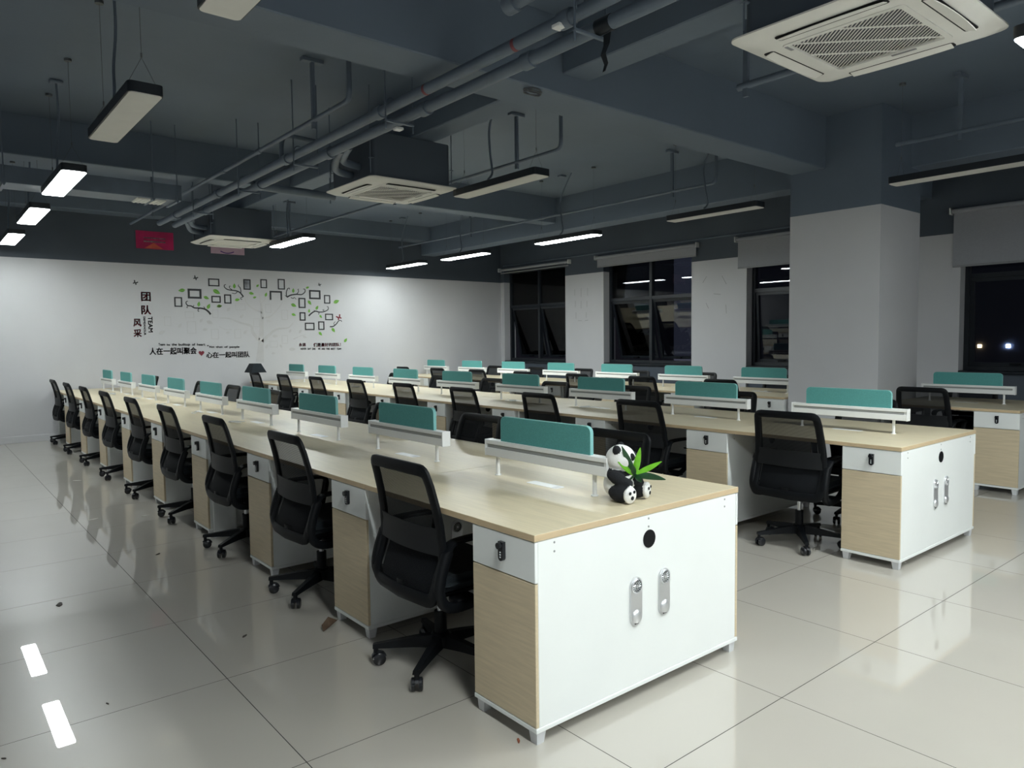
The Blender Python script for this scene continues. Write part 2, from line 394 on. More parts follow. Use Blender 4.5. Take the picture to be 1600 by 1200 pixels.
def feet(mb, x, y, sx, sy):
    t, b = .040, .032
    vs = [(x, y, .0), (x+sx*b, y, 0), (x+sx*b, y+sy*b, 0), (x, y+sy*b, 0)]
    vs += [(x-sx*.004, y-sy*.004, .047), (x+sx*t, y-sy*.004, .047), (x+sx*t, y+sy*t, .047), (x-sx*.004, y+sy*t, .047)]
    return mb.add(vs, [(0,3,2,1),(4,5,6,7),(0,1,5,4),(1,2,6,5),(2,3,7,6),(3,0,4,7)])
CD = 0.362
def make_cabinet():
    r = thing('desk_cabinet', 'x', 'cabinet', group='white and oak cabinets under the desk rows')
    W = DW; tp = .016
    b = MB()
    b.bbox(tp, W-tp, .003, .019, .064, .7235, .0015, 1); b.bbox(tp, W-tp, CD-.019, CD-.003, .064, .7235, .0015, 1)
    b.box(tp, W-tp, .019, CD-.019, .064, .08); b.box(W/2-.008, W/2+.008, .019, CD-.019, .08, .72); b.box(.02, W-.02, .019, CD-.019, .705, .7235)
    b.build('body', M_WHITE, r)
    MB().bbox(0, W, 0, CD, .047, .064, .0015, 1).build('base_plate', M_WHITE, r)
    for side in (0, 1):
        fx = (lambda x: x) if side == 0 else (lambda x: W-x)
        def BX(x0, x1, *a): return (min(fx(x0), fx(x1)), max(fx(x0), fx(x1)), *a)
        MB().bbox(*BX(0.001, tp-.001, .002, CD-.002, .0665, .5755), .0015, 1).build('door', M_WOODDOOR, r)
        d = MB().bbox(*BX(0.001, tp-.001, .002, CD-.002, .5795, .7225), .0015, 1).build('drawer', M_WHITE, r)
        yc = .175 if side == 0 else CD-.175
        lk = MB(); pl = rrect(yc-.0135, yc+.0135, .624, .694, .0130, 5, (0, 0, 1, 1))
        lk.prism(pl, fx(.001), fx(-.013), lambda x, y, z: (z, x, y))
        lk.cyl((fx(-.013), yc, .681), (fx(-.026), yc, .681), .012, 14)
        lk.mi = 1
        for q in range(3): lk.box(*BX(-.0145, -.0125, yc-.003, yc+.003, .636+q*.009, .640+q*.009))
        lk.build('combination_lock', [M_BLACKSHINE, M_WHITEMET], d, 40)
    for (x, y, sx, sy) in ((.012, .012, 1, 1), (.012, CD-.012, 1, -1), (W-.012, .012, -1, 1), (W-.012, CD-.012, -1, -1)):
        feet(MB(), x, y, sx, sy).build('foot', M_FOOT, r)
    MB().cyl((.603, .004, .628), (.603, .0, .628), .036, 24).build('cable_grommet', M_BLACK, r, 40)
    for x in (.093, .600, 1.112):
        for z in (.709, .677): MB().cyl((x, .004, z), (x, .0015, z), .0042, 8).build('screw', mat('grey_screw', (.35, .36, .37), .4, metal=.6, noise=.05), r)
    for x in (.521, .693):
        v = MB(); v.prism(rrect(x-.034, x+.034, .298, .492, .0339, 8), .003, -.003, lambda a, b_, c_: (a, c_, b_))
        pl = v.build('vent_plate', M_CHROME, r, 30)
        g = MB(); fn = lambda zc: (lambda p: Vector((x+p.x, -.003-p.z, zc+p.y)))
        g.lathe([(.029, 0), (.029, .004), (.025, .006), (.025, .0005)], 20, fn(.457))
        for q in range(14):
            t = 2*PI*q/14; c_, s_ = math.cos(t), math.sin(t)
            g.tube([(x+.010*c_, -.006, .457+.010*s_), (x+.026*math.cos(t+.35), -.006, .457+.026*math.sin(t+.35))], .0014, 4)
        g.cyl((x, -.003, .457), (x, -.008, .457), .007, 12)
        g.mi = 1; g.cyl((x, -.003, .457), (x, -.0046, .457), .0255, 20)
        g.build('fan_grille', [M_CHROME, M_DARKSLOT], pl, 40)
        dm = MB(); dm.lathe([(.027, 0), (.026, .004), (.020, .009), (.010, .0115), (.002, .012)], 20, fn(.335)); dm.build('round_cover', M_CHROME, pl, 50)
        MB().bbox(x-.011, x+.011, -.0045, -.002, .305, .311, .001, 1).build('slot', M_DARKSLOT, pl)
    return r
cab0 = make_cabinet(); first = True
def place_label(k, n): return ORD[k] if k < n-1 else 'last'
for ri in range(3):
    n = len(ST[ri])
    for k, y in enumerate(ST[ri]):
        lab = ['white and oak desk cabinet at the panda end of the nearest desk row', 'end cabinet of the middle desk row with two silver vents',
               'white and oak cabinet closest to the right edge, right of the column'][ri] if k == 0 else \
            '%s white and oak cabinet of the %s, counted from its near end' % (ORD[k], ROWN[ri])
        loc = (RX[ri], y, 0)
        if first: cab0.location = loc; cab0['label'] = lab; first = False
        else: dup(cab0, loc, 0, lab)

# worktops
def make_top():
    r = thing('desk_worktop', 'x', 'desk', group='pale wood worktops of the desk rows')
    t = MB(); t.bbox(-.001, DW+.001, .0006, P-.0006, .7255, .75, .0012, 1)
    me = t.mesh('top_panel', [M_WOODTOP, M_WOODEDGE])
    for p in me.polygons:
        if abs(p.normal.z) < .3: p.material_index = 1
    link('top_panel', me, r)
    for x in (.26, .93):
        MB().box(x, x+.04, CD+.003, P-.055, .694, .7255).build('support_rail', M_WHITEMET, r)
    for x in (.612,):
        s = MB(); s.prism(rrect(x-.03, x+.03, .52, .728, .012, 4), .7495, .7508); s.mi = 1; s.box(x-.018, x+.018, .53, .56, .7507, .7510)
        s.build('socket_plate', [M_WHITEMET, mat('pale_grey_plastic', (.6, .6, .61), .4, noise=.03)], r)
    return r
top0 = make_top(); first = True
for ri in range(3):
    for k, y in enumerate(ST[ri]):
        lab = ['pale wood worktop carrying the toy panda', 'pale wood worktop at the near end of the middle desk row', 'pale wood worktop right of the square column'][ri] if k == 0 else \
            '%s pale wood worktop of the %s, counted from its near end' % (ORD[k], ROWN[ri])
        loc = (RX[ri], y, 0)
        if first: top0.location = loc; top0['label'] = lab; first = False
        else: dup(top0, loc, 0, lab)
# upright support panels where bench sections meet, and at the far end
def make_legs():
    r = thing('desk_support', 'x', 'desk support', group='white upright supports under the worktop seams')
    for x in (.03, DW-.19): MB().bbox(x, x+.16, -.040, -.010, 0, .7245, .002, 1).build('support_panel', M_WHITE, r)
    MB().box(.19, DW-.19, -.034, -.016, .60, .70).build('cross_rail', M_WHITE, r)
    return r
leg0 = make_legs(); first = True
for ri in range(3):
    ys = [(ST[ri][3], 'third'), (ST[ri][6], 'sixth'), (ST[ri][-1]+P-.0+.0, 'last')] if ri < 2 else [(ST[2][0]+P-.0, 'first'), (ST[2][4], 'fourth'), (ST[2][7]+P, 'last')]
    for y, wd in ys:
        lab = 'white upright panel support under the %s, behind its %s station' % (ROWN[ri], wd)
        if first: leg0.location = (RX[ri], y, 0); leg0['label'] = lab; first = False
        else: dup(leg0, (RX[ri], y, 0), 0, lab)

# dividers
def make_div():
    r = thing('desk_divider', 'x', 'desk divider', group='teal desk dividers on white rails')
    xc = DW/2; t = MB(); hw = .026
    t.bbox(xc-hw, xc+hw, .212, 1.028, .846, .886, .002, 1); t.bbox(xc-hw, xc+hw, .212, 1.028, .904, .924, .002, 1); t.box(xc-hw+.006, xc+hw-.006, .214, 1.026, .88, .91)
    t.build('rail', M_WHITEMET, r)
    g = MB(); g.box(xc-hw+.004, xc+hw-.004, .226, 1.014, .887, .903); g.build('rail_groove', M_GROOVE, r)
    for y in (.205, 1.029): MB().bbox(xc-hw-.001, xc+hw+.001, y, y+.006, .844, .926, .0015, 1).build('end_cap', M_WHITEMET, r)
    for y in (.300, .962):
        p = MB(); p.cyl((xc, y, .7545), (xc, y, .846), .0095, 12); p.cyl((xc, y, .75), (xc, y, .7545), .016, 14); p.build('post', M_WHITEMET, r, 40)
    ft = MB(); ft.prism(rrect(.316, .926, .918, 1.045, .028, 5, (1, 1, 0, 0)), xc-.009, xc+.009, lambda a, b, c_: (c_, a, b))
    pn = ft.build('felt_panel', M_TEAL, r)
    path = [(xc, a, b) for a, b in rrect(.316, .926, .92, 1.045, .028, 5, (1, 1, 0, 0))]
    # order: right-top ... left-top, left-bottom, right-bottom
    path = [path[-1]]+path[:-1]
    e = MB(); e.tube(path, .0105, 6, ry=.0022, up=(1, 0, 0)); e.build('edge_trim', M_TEALEDGE, pn, 40)
    return r
div0 = make_div(); first = True
for ri in range(3):
    for k, y in enumerate(ST[ri]):
        lab = ['teal divider on white rail right beside the toy panda', 'teal divider on white rail at the near end of the middle desk row', 'teal divider on white rail right of the square column'][ri] if k == 0 else \
            '%s teal divider of the %s, counted from its near end' % (ORD[k], ROWN[ri])
        loc = (RX[ri], y+.003, 0)
        if first: div0.location = loc; div0['label'] = lab; first = False
        else: dup(div0, loc, 0, lab)

# ------------------------------------------------------------------ office chairs (local: faces +x, origin under the gas lift)
PROF = [(.335, -.165), (.365, -.192), (.41, -.202), (.46, -.185), (.53, -.158), (.63, -.155), (.70, -.163), (.78, -.178), (.86, -.198), (.925, -.220)]
def px(z):
    for (a, xa), (b, xb) in zip(PROF, PROF[1:]):
        if z <= b:
            t = max(0, (z-a)/(b-a)); return xa+(xb-xa)*t
    return PROF[-1][1]
def hw_(z): return .205+.030*max(0, min(1, (.925-z)/.42))
def bow(y): return -.030*(1-(y/.24)**2)      # centre bows backwards
def bpnt(y, z, off=0): return Vector((px(z)+bow(y)+.02+off, y, z))
def make_chair():
    r = thing('office_chair', 'x', 'chair', group='black mesh office chairs at the desks')
    # back frame: loop following the curved back
    loop = []
    zb, zt = .372, .905
    def corner(cy, cz, rr, a0): return [(cy+rr*math.cos(a0+PI/2*i/4), cz+rr*math.sin(a0+PI/2*i/4)) for i in range(5)]
    wt, wb_ = hw_(zt), hw_(zb)
    pl = corner(wt-.03, zt-.03, .03, 0)+corner(-wt+.03, zt-.03, .03, PI/2)
    zs = [.84, .76, .68, .60, .53, .46]
    pl += [(-hw_(z), z) for z in zs]+corner(-wb_+.05, zb+.05, .05, PI)+[(0, zb)]+corner(wb_-.05, zb+.05, .05, 1.5*PI)+[(hw_(z), z) for z in reversed(zs)]
    loop = [bpnt(y, z) for y, z in pl]
    f = MB()
    N = len(loop); nn = 8; vs = []
    for i, p in enumerate(loop):
        d = (loop[(i+1) % N]-loop[i-1]).normalized(); a = Vector((1, 0, 0)); a = (a-d*a.dot(d)).normalized(); b = d.cross(a)
        z = p.z; wdt = .025 if z > .5 else .029
        for k in range(nn):
            t = 2*PI*(k+.5)/nn; cx_ = math.copysign(abs(math.cos(t))**.7, math.cos(t)); sx_ = math.copysign(abs(math.sin(t))**.7, math.sin(t))
            vs.append(p+a*(cx_*.013)+b*(sx_*wdt))
    f.add(vs, [(i*nn+k, i*nn+(k+1) % nn, ((i+1) % N)*nn+(k+1) % nn, ((i+1) % N)*nn+k) for i in range(N) for k in range(nn)])
    f.build('back_frame', M_BLACK, r, 50)
    # mesh
    def sheet(z0, z1, w, off, ny, nz, th):
        s = MB(); vs = []
        for s_ in (0, 1):
            for j in range(nz+1):
                z = z0+(z1-z0)*j/nz
                for i in range(ny+1):
                    y = (2*i/ny-1)*(hw_(z)-w); vs.append(bpnt(y, z, off+s_*th))
        n1 = (ny+1)*(nz+1); fs = []
        q = lambda i, j: j*(ny+1)+i
        for j in range(nz):
            for i in range(ny):
                fs.append((q(i, j), q(i+1, j), q(i+1, j+1), q(i, j+1)))
                if th: fs.append((n1+q(i, j), n1+q(i, j+1), n1+q(i+1, j+1), n1+q(i+1, j)))
        if th:
            for j in range(nz):
                fs.append((q(0, j), q(0, j+1), n1+q(0, j+1), n1+q(0, j))); fs.append((q(ny, j), n1+q(ny, j), n1+q(ny, j+1), q(ny, j+1)))
            for i in range(ny):
                fs.append((q(i, 0), n1+q(i, 0), n1+q(i+1, 0), q(i+1, 0))); fs.append((q(i, nz), q(i+1, nz), n1+q(i+1, nz), n1+q(i, nz)))
        else: vs = vs[:n1]
        return s.add(vs, fs)
    sheet(.38, .895, .008, .006, 8, 14, 0).build('back_mesh', M_MESH, r, 60)
    sheet(.555, .665, .004, -.012, 8, 4, .008).build('lumbar_support', M_LUMBAR, r, 40)
    sheet(.39, .55, .03, .02, 6, 5, .006).build('inner_back_pad', M_SEAT, r, 40)
    # seat
    s = MB(); bm = bmesh.new(); bmesh.ops.create_cube(bm, size=1)
    for v in bm.verts: v.co = Vector((.055+v.co.x*.45, v.co.y*.47, .425+v.co.z*.062))
    bmesh.ops.bevel(bm, geom=bm.edges[:], offset=.029, segments=4, affect='EDGES'); s.bm(bm)
    s.build('seat', M_SEAT, r, 60)
    MB().bbox(-.15, .24, -.20, .20, .366, .396, .012, 2).build('seat_shell', M_BLACK, r, 40)
    # armrests: closed loop
    for sd in (-1, 1):
        y = sd*.252
        pts = spline([(-.130, y, .565), (-.115, y, .600), (-.06, y, .612), (.09, y, .612), (.145, y, .600), (.155, y, .57), (.135, y, .48), (.105, y*.985, .40),
                      (.05, y*.97, .352), (-.06, y*.97, .338), (-.135, y*.985, .352), (-.17, y, .41), (-.158, y, .49), (-.130, y, .565)], 4)[:-1]
        a = MB()
        N = len(pts); vs = []; nn = 8
        for i, p in enumerate(pts):
            d = (pts[(i+1) % N]-pts[i-1]).normalized(); b = Vector((0, 1, 0)); c_ = d.cross(b).normalized()
            wy = .027 if p.z > .58 else .020; tz = .011 if p.z > .58 else (.022 if p.x < 0 else .016)
            for k in range(nn):
                t = 2*PI*(k+.5)/nn
                vs.append(p+b*(math.copysign(abs(math.cos(t))**.6, math.cos(t))*wy)+c_*(math.copysign(abs(math.sin(t))**.6, math.sin(t))*tz))
        a.add(vs, [(i*nn+k, i*nn+(k+1) % nn, ((i+1) % N)*nn+(k+1) % nn, ((i+1) % N)*nn+k) for i in range(N) for k in range(nn)])
        a.bbox(-.08, .02, min(sd*.18, sd*.25), max(sd*.18, sd*.25), .343, .365, .004, 1)
        a.build('armrest', M_BLACK, r, 50)
    m = MB(); m.bbox(-.10, .12, -.075, .075, .315, .366, .012, 2); m.cyl((.02, -.075, .335), (.02, -.22, .33), .006, 8); m.bbox(-.02, .05, -.26, -.215, .324, .336, .004, 1)
    m.tube(spline([(-.09, 0, .34), (-.16, 0, .345), (-.185, 0, .38), (-.19, 0, .42)], 4), .016, 6, ry=.045, up=(1, 0, .3)).build('tilt_mechanism', M_BLACK, r, 40)
    g = MB(); g.cyl((0, 0, .10), (0, 0, .235), .027, 14); g.mi = 1; g.cyl((0, 0, .235), (0, 0, .32), .014, 12)
    g.build('gas_lift', [M_BLACK, M_CHROME], r, 40)
    MB().lathe([(.030, .075), (.046, .080), (.048, .128), (.034, .140)], 16).build('base_hub', M_BLACK, r, 40)
    lg = MB(); L = .285
    secs = [(.035, .078, .132, .024), (.12, .080, .122, .020), (.22, .078, .106, .0165), (L+.012, .076, .094, .0145)]
    vs = []
    for x, z0, z1, w_ in secs: vs += [(x, -w_, z0), (x, w_, z0), (x, w_*.75, z1), (x, -w_*.75, z1)]
    fs = [(0, 1, 2, 3), (12, 15, 14, 13)]
    for i in range(3):
        for k in range(4): fs.append((i*4+k, i*4+(k+1) % 4, (i+1)*4+(k+1) % 4, (i+1)*4+k))
    lg.add(vs, fs); lg.cyl((L, 0, .055), (L, 0, .080), .011, 8); leg_me = lg.mesh('base_leg', M_BLACK, 30)
    cs = MB(); tw = .35
    def cp(x, y, z): c_, s_ = math.cos(tw), math.sin(tw); return (L+x*c_-y*s_, x*s_+y*c_, z)
    for sgn in (-1, 1):
        y0, y1 = sgn*.008, sgn*.025
        vs = []; n = 14
        for yy, rr in ((y0, .028), (y1-sgn*.004, .028), (y1, .022)):
            for i in range(n): t = 2*PI*i/n; vs.append(cp(-.012+rr*math.cos(t), yy, .028+rr*math.sin(t)))
        fs = [(j*n+i, j*n+(i+1) % n, (j+1)*n+(i+1) % n, (j+1)*n+i) for j in range(2) for i in range(n)]+[tuple(range(n)), tuple(range(2*n, 3*n))]
        cs.add(vs, fs)
    vs = []; n = 8
    for yy in (-.007, .007):
        for i in range(n+1): t = PI*.15+PI*.8*i/n; vs.append(cp(-.012+.034*math.cos(t), yy, .028+.034*math.sin(t)))
        vs.append(cp(-.012, yy, .028))
    k = n+2
    cs.add(vs, [(i, (i+1) % k, k+(i+1) % k, k+i) for i in range(k)]+[tuple(range(k-1, -1, -1)), tuple(range(k, 2*k))])
    cs.cyl(cp(0, 0, .045), cp(0, 0, .066), .010, 8)
    ca_me = cs.mesh('caster', M_BLACKSHINE, 40)
    for q in range(5):
        a = q*2*PI/5
        link('base_leg', leg_me, r, rz=a); link('caster', ca_me, r, rz=a)
    return r
chair0 = make_chair(); first = True
SIDE = [['aisle side of the nearest desk row', 'far side of the nearest desk row'], ['near side of the middle desk row', 'far side of the middle desk row'],
        ['near side of the window-side desk row', 'window side of the window-side desk row']]
CH = []  # (row, side, k, dx, dy, turn, star)
TW = {}
def addc(ri, sd, k, dx=0.0, dy=0.0, turn=0.0, star=0.0): CH.append((ri, sd, k, dx, dy, turn, star))
#CHAIRLIST
for k in range(9): addc(0, 0, k)
for k in range(9): addc(0, 1, k)
addc(1, 0, 0, -.03, -.085, .04)
for k in range(1, 9): addc(1, 0, k)
for k in range(8): addc(1, 1, k)
for k in range(8): addc(2, 0, k)
for k in range(7): addc(2, 1, k)
#ENDCHAIRS
for ri, sd, k, dx, dy, turn, star in CH:
    y = ST[ri][k]+.785+dy
    if sd == 0: x = RX[ri]+.13+dx; rz = turn
    else: x = RX[ri]+DW-.13+dx; rz = PI+turn
    lab = '%s black mesh chair on the %s' % (NEAR[k], SIDE[ri][sd])
    if first: chair0.location = (x, y, 0); chair0.rotation_euler = (0, 0, rz); chair0['label'] = lab; c = chair0; first = False
    else: c = dup(chair0, (x, y, 0), rz, lab)
    for ch in c.children:
        if ch.name.startswith(('base_leg', 'caster')): ch.rotation_euler = (0, 0, ch.rotation_euler[2]+star)

# ------------------------------------------------------------------ linear pendant lamps
def make_lamp(lit):
    r = thing('pendant_lamp', 'x', 'lamp', group='long black pendant lamps')
    hw, hl = .092, .60
    h = MB(); pl = rrect(-hw, hw, -hl, hl, .03, 5)
    h.prism(pl, .004, .062); h.build('housing', M_LAMPBODY, r, 40)
    d = MB(); d.prism(rrect(-hw+.007, hw-.007, -hl+.007, hl-.007, .026, 5), -.001, .008); d.build('diffuser', (M_DIFFOFF, M_DIFFON, M_DIFFNEAR, M_DIFFREAR_ADDED, M_DIFFRIGHT)[lit], r)
    for s in (-1, 1):
        w_ = MB(); y = s*.52
        w_.tube([(-.08, y, .06), (0, y, .22)], .0012, 4); w_.tube([(.08, y, .06), (0, y, .22)], .0012, 4)
        w_.cyl((0, y, .22), (0, y, .245), .005, 6); w_.tube([(0, y, .24), (0, y, ZC-2.8-.02)], .0013, 4)
        w_.cyl((0, y, ZC-2.8-.02), (0, y, ZC-2.8), .028, 10); w_.build('suspension_wire', M_WIRE, r)
    return r
def cable(r, pts, rad=.008):
    MB().tube(spline(pts, 6), rad, 6).build('power_cable', M_PIPE, r, 60)
SRC = [make_lamp(0), make_lamp(1), make_lamp(2), make_lamp(3), make_lamp(4)]; used = set()
LAMPS = [(-.545, .78, 0, 'unlit pendant lamp cut off by the top edge, left of centre'), (-.545, 3.20, 0, 'unlit long pendant lamp high at upper left, seen from below'),
         (-.545, 5.50, 1, 'nearest glowing pendant lamp at upper left'), (-.545, 7.52, 1, 'middle one of three glowing pendant lamps at far left'), (-.545, 9.66, 1, 'farthest glowing pendant lamp at the left edge'),
         (2.55, 3.37, 0, 'unlit long pendant lamp right of the middle ceiling cassette'), (2.52, 7.95, 4, 'glowing pendant lamp beside the farthest ceiling cassette'),
         (2.54, -1.24, 2, 'glowing pendant lamp cut off by the right edge'),
         (5.42, .56, 0, 'unlit pendant lamp left of the blind at upper right'), (5.41, 3.09, 0, 'unlit slim pendant lamp left of the column top'), (5.47, 5.52, 4, 'nearest of three glowing pendant lamps along the windows'),
         (5.50, 7.98, 4, 'middle of three glowing pendant lamps along the windows'), (5.47, 9.78, 1, 'farthest of three glowing pendant lamps along the windows'),
         (-.545, -3.4, 3, 'added glowing pendant lamp, unseen behind the viewer on the left'), (2.54, -3.6, 2, 'added glowing pendant lamp, unseen behind the viewer in the middle'),  # these two and the next are added unseen to brighten the near half
         (-.545, -1.40, 3, 'added glowing pendant lamp, unseen straight above the viewer')]
for x, y, lit, lab in LAMPS:
    src = SRC[lit]
    if lit not in used: used.add(lit); src.location = (x, y, 2.8); src['label'] = lab; r = src
    else:
        r = dup(src, (x, y, 2.8), 0, lab)
    if y > 2 and not any(c_.name.startswith('power_cable') for c_ in r.children):
        r['has_cable'] = 1
for o in [o for o in S.objects if o.get('has_cable')]:
    del o['has_cable']
    cable(o, [(0, .10 if o.location.x < 0 else -.1, .9), (.01, .12, .6), (-.015, .10, .35), (-.03, .05, .14), (-.06, .08, .075)], .010)
    MB().bbox(-.05, .05, .05, .13, .875, .899, .006, 1).build('junction_plate', M_PIPE, o)

# ------------------------------------------------------------------ ceiling cassettes
def make_cassette():
    r = thing('ceiling_cassette', 'x', 'air conditioner', group='white ceiling cassettes')
    H = .475
    b = MB(); b.prism(rrect(-.42, .42, -.42, .42, .05, 5), .03, .44); b.build('casing', M_SLATE_SHADED, r, 40)
    # panel ring with chamfer
    p = MB(); outer = [rrect(-H, H, -H, H, .06, 6), rrect(-H+.055, H-.055, -H+.055, H-.055, .045, 6)]
    inn = rrect(-.29, .29, -.29, .29, .03, 6)
    n = len(inn); vs = [(x, y, .034) for x, y in outer[0]]+[(x, y, .026) for x, y in outer[0]]+[(x, y, .002) for x, y in outer[1]]+[(x*1.18, y*1.18, -.004) for x, y in inn]+[(x, y, -.004) for x, y in inn]+[(x, y, .03) for x, y in inn]
    p.add(vs, [(j*n+i, j*n+(i+1) % n, (j+1)*n+(i+1) % n, (j+1)*n+i) for j in range(5) for i in range(n)]+[tuple(range(n))])
    p.build('panel', M_ACWHITE, r, 40)
    bk = MB(); bk.box(-.29, .29, -.29, .29, .022, .026); bk.build('filter', mat('dark_filter', (.085, .09, .11), .8, noise=.05), r)
    g = MB(); A = .265
    def clipline(c, d, A):
        t0, t1 = -9, 9
        for k in range(2):
            if abs(d[k]) > 1e-9:
                a, b_ = (-A-c[k])/d[k], (A-c[k])/d[k]; t0 = max(t0, min(a, b_)); t1 = min(t1, max(a, b_))
        return (t0, t1)
    q = math.sqrt(.5)
    for i in range(-22, 23):
        c = (i*.0168*q, -i*.0168*q); d = (q, q); t0, t1 = clipline(c, d, A)
        if t1-t0 > .02: g.tube([(c[0]+d[0]*t0, c[1]+d[1]*t0, .004), (c[0]+d[0]*t1, c[1]+d[1]*t1, .004)], .0036, 4)
    for i in (-1, 0, 1):
        c = (i*.155*q, i*.155*q); d = (q, -q); t0, t1 = clipline(c, d, A)
        if t1-t0 > .02: g.tube([(c[0]+d[0]*t0, c[1]+d[1]*t0, .003), (c[0]+d[0]*t1, c[1]+d[1]*t1, .003)], .005, 4)
    gr = g.build('grille', M_ACWHITE, r); gr['kind'] = 'stuff'
    fr = MB(); o_ = rrect(-.288, .288, -.288, .288, .03, 5); i_ = rrect(-.262, .262, -.262, .262, .02, 5); n = len(o_)
    fr.add([(x, y, -.002) for x, y in o_]+[(x, y, -.007) for x, y in o_]+[(x, y, -.007) for x, y in i_]+[(x, y, .006) for x, y in i_],
           [(j*n+i, j*n+(i+1) % n, (j+1)*n+(i+1) % n, (j+1)*n+i) for j in range(3) for i in range(n)])
    fr.build('grille_frame', M_ACWHITE, r, 40)
    for k in range(4):
        a = k*PI/2; R_ = Matrix.Rotation(a, 3, 'Z')
        s = MB(); s.prism([tuple((R_ @ Vector((x, y, 0)))[:2]) for x, y in rrect(.345, .405, -.26, .26, .015, 3)], -.0045, -.0025); so = s.build('air_slot', M_DARKSLOT, r)
        l = MB(); vs = []
        for i in range(9):
            y = -.25+.5*i/8; bend = .012*(1-(2*i/8-1)**2)
            for x, z in ((.352, -.005), (.395+bend, -.016), (.397+bend, -.013), (.354, -.002)): vs.append(R_ @ Vector((x, y, z)))
        l.add(vs, [(i*4+j, i*4+(j+1) % 4, (i+1)*4+(j+1) % 4, (i+1)*4+j) for i in range(8) for j in range(4)]+[(0, 1, 2, 3), (32, 35, 34, 33)])
        l.build('louver', M_ACWHITE, r, 40)
    MB().bbox(-.2635, -.2, .268, .285, -.009, -.006, .001, 1).build('badge', mat('grey_badge', (.3, .3, .32), .4, noise=.05), r)
    MB().bbox(.268, .286, -.12, .0, -.009, -.006, .001, 1).build('display', mat('grey_display', (.2, .2, .21), .3, noise=.05), r)
    for sx in (-1, 1):
        for sy in (-1, 1):
            w_ = MB(); w_.cyl((sx*.44, sy*.40, .07), (sx*.44, sy*.40, ZC-2.86), .005, 6); w_.bbox(sx*.43-.02, sx*.43+.02, sy*.40-.02, sy*.40+.02, .20, .206, .002, 1)
            w_.build('hanger_rod', M_PIPE, r)
    return r
cas0 = make_cassette()
cas0.location = (2.07, -.14, 2.862); cas0['label'] = 'large nearby ceiling cassette air conditioner at upper right'
dup(cas0, (2.07, 4.45, 2.862), 0, 'middle ceiling cassette air conditioner under the dark ceiling')
dup(cas0, (2.05, 8.90, 2.862), 0, 'farthest and smallest ceiling cassette near the end wall')

# ------------------------------------------------------------------ pipes, duct
def pipe(label, x, z, r, ya, yb, risers=(), hangers=(), joints=()):
    t = thing('ceiling_pipe', label, 'pipe', (x, ya, z), group='slate painted ceiling pipes')
    MB().cyl((0, 0, 0), (0, yb-ya, 0), r, 14).build('pipe', M_PIPE, t, 40)
    for y, up in risers:
        MB().tube(spline([(0, y-ya+.0, 0), (0, y-ya-.05, .012), (0, y-ya-.068, .06), (0, y-ya-.07, .14)], 4), r*1.12, 10).cyl((0, y-ya-.07, .12), (0, y-ya-.07, ZC-z if up else .3), r*1.05, 12).build('riser', M_PIPE, t, 40)
    for y in hangers:
        h = MB(); h.box(-.012, .012, y-ya-.018, y-ya+.018, -r-.05, ZC-z-.03); h.bbox(-.09, .09, y-ya-.03, y-ya+.03, ZC-z-.03, ZC-z, .003, 1); h.build('hanger', M_PIPE, t)
    for y in joints: MB().cyl((0, y-ya-.04, 0), (0, y-ya+.04, 0), r*1.3, 14).build('coupling', M_PIPE, t, 40)
    return t
pipe('thin sprinkler pipe with riser, left of the big pipe pair', .985, 3.215, .019, 3.24, 10.2, [(3.24, 1)], [3.80, 8.9], [5.0, 6.0])
pipe('thin sprinkler pipe above the middle cassette lamp', 3.20, 3.215, .017, 3.30, 10.3, [(3.30, 1)], [3.88, 6.3, 9.6], [7.6])
pipe('thin sprinkler pipe near the column, above the window lamps', 5.64, 3.21, .017, 3.28, 10.3, [(3.28, 1)], [3.84, 8.0], [6.2])
pipe('thin sprinkler pipe above the unlit lamp at upper right', 5.59, 3.205, .019, -4.2, 1.20, [], [.66, -2.0], [])
pipe('short pipe stub behind the large nearby cassette', 2.80, 3.11, .024, -3.9, 1.06, [], [1.0], [])
pipe('upper of two big parallel pipes crossing under the ceiling beam', 1.085, 3.075, .036, -4.2, 9.0, [], [], [-.6, .95, 2.9, 4.6, 6.5, 8.2])
pipe('lower of two big parallel pipes crossing under the ceiling beam', 1.215, 3.030, .038, -4.2, 8.75, [], [], [-.3, 1.4, 2.5, 4.0, 5.6, 7.4])
pipe('pipe stub with open end at the top edge', .93, 3.20, .04, -4.2, 1.25, [], [], [1.2])
for i, y in enumerate((.85, 2.75, 4.35, 5.75, 7.3)):
    t = thing('pipe_bracket', '%s bracket carrying the two big pipes, counted from the camera' % ORD[i], 'bracket', (1.155, y, 2.972), group='brackets under the big pipes')
    MB().bbox(-.12, .12, -.010, .010, .0, .016, .003, 1).build('channel', M_PIPE, t)
    for x in (-.112, .112): MB().cyl((x, 0, -.05), (x, 0, ZC-2.972), .006, 8).build('threaded_rod', M_PIPE, t)
    cl = MB(); cl.tube([(-.07+.040*math.cos(a*PI/6), -.012, .125+.040*math.sin(a*PI/6)) for a in range(12)], .004, 4, True); cl.build('clamp', M_PIPE, t)
red = mat('faded_red_paint', (.22, .055, .065), .6, noise=.1)
for i, (y, lab) in enumerate(((1.36, 'faded red mark on the big pipe near the beam'), (2.28, 'faded red mark on the big pipe below the beam'))):
    tag(MB().cyl((1.085, y-.013, 3.075), (1.085, y+.013, 3.075), .0368, 16).build('pipe_marking', red, None, 40), lab, 'marking', 'red pipe markings')
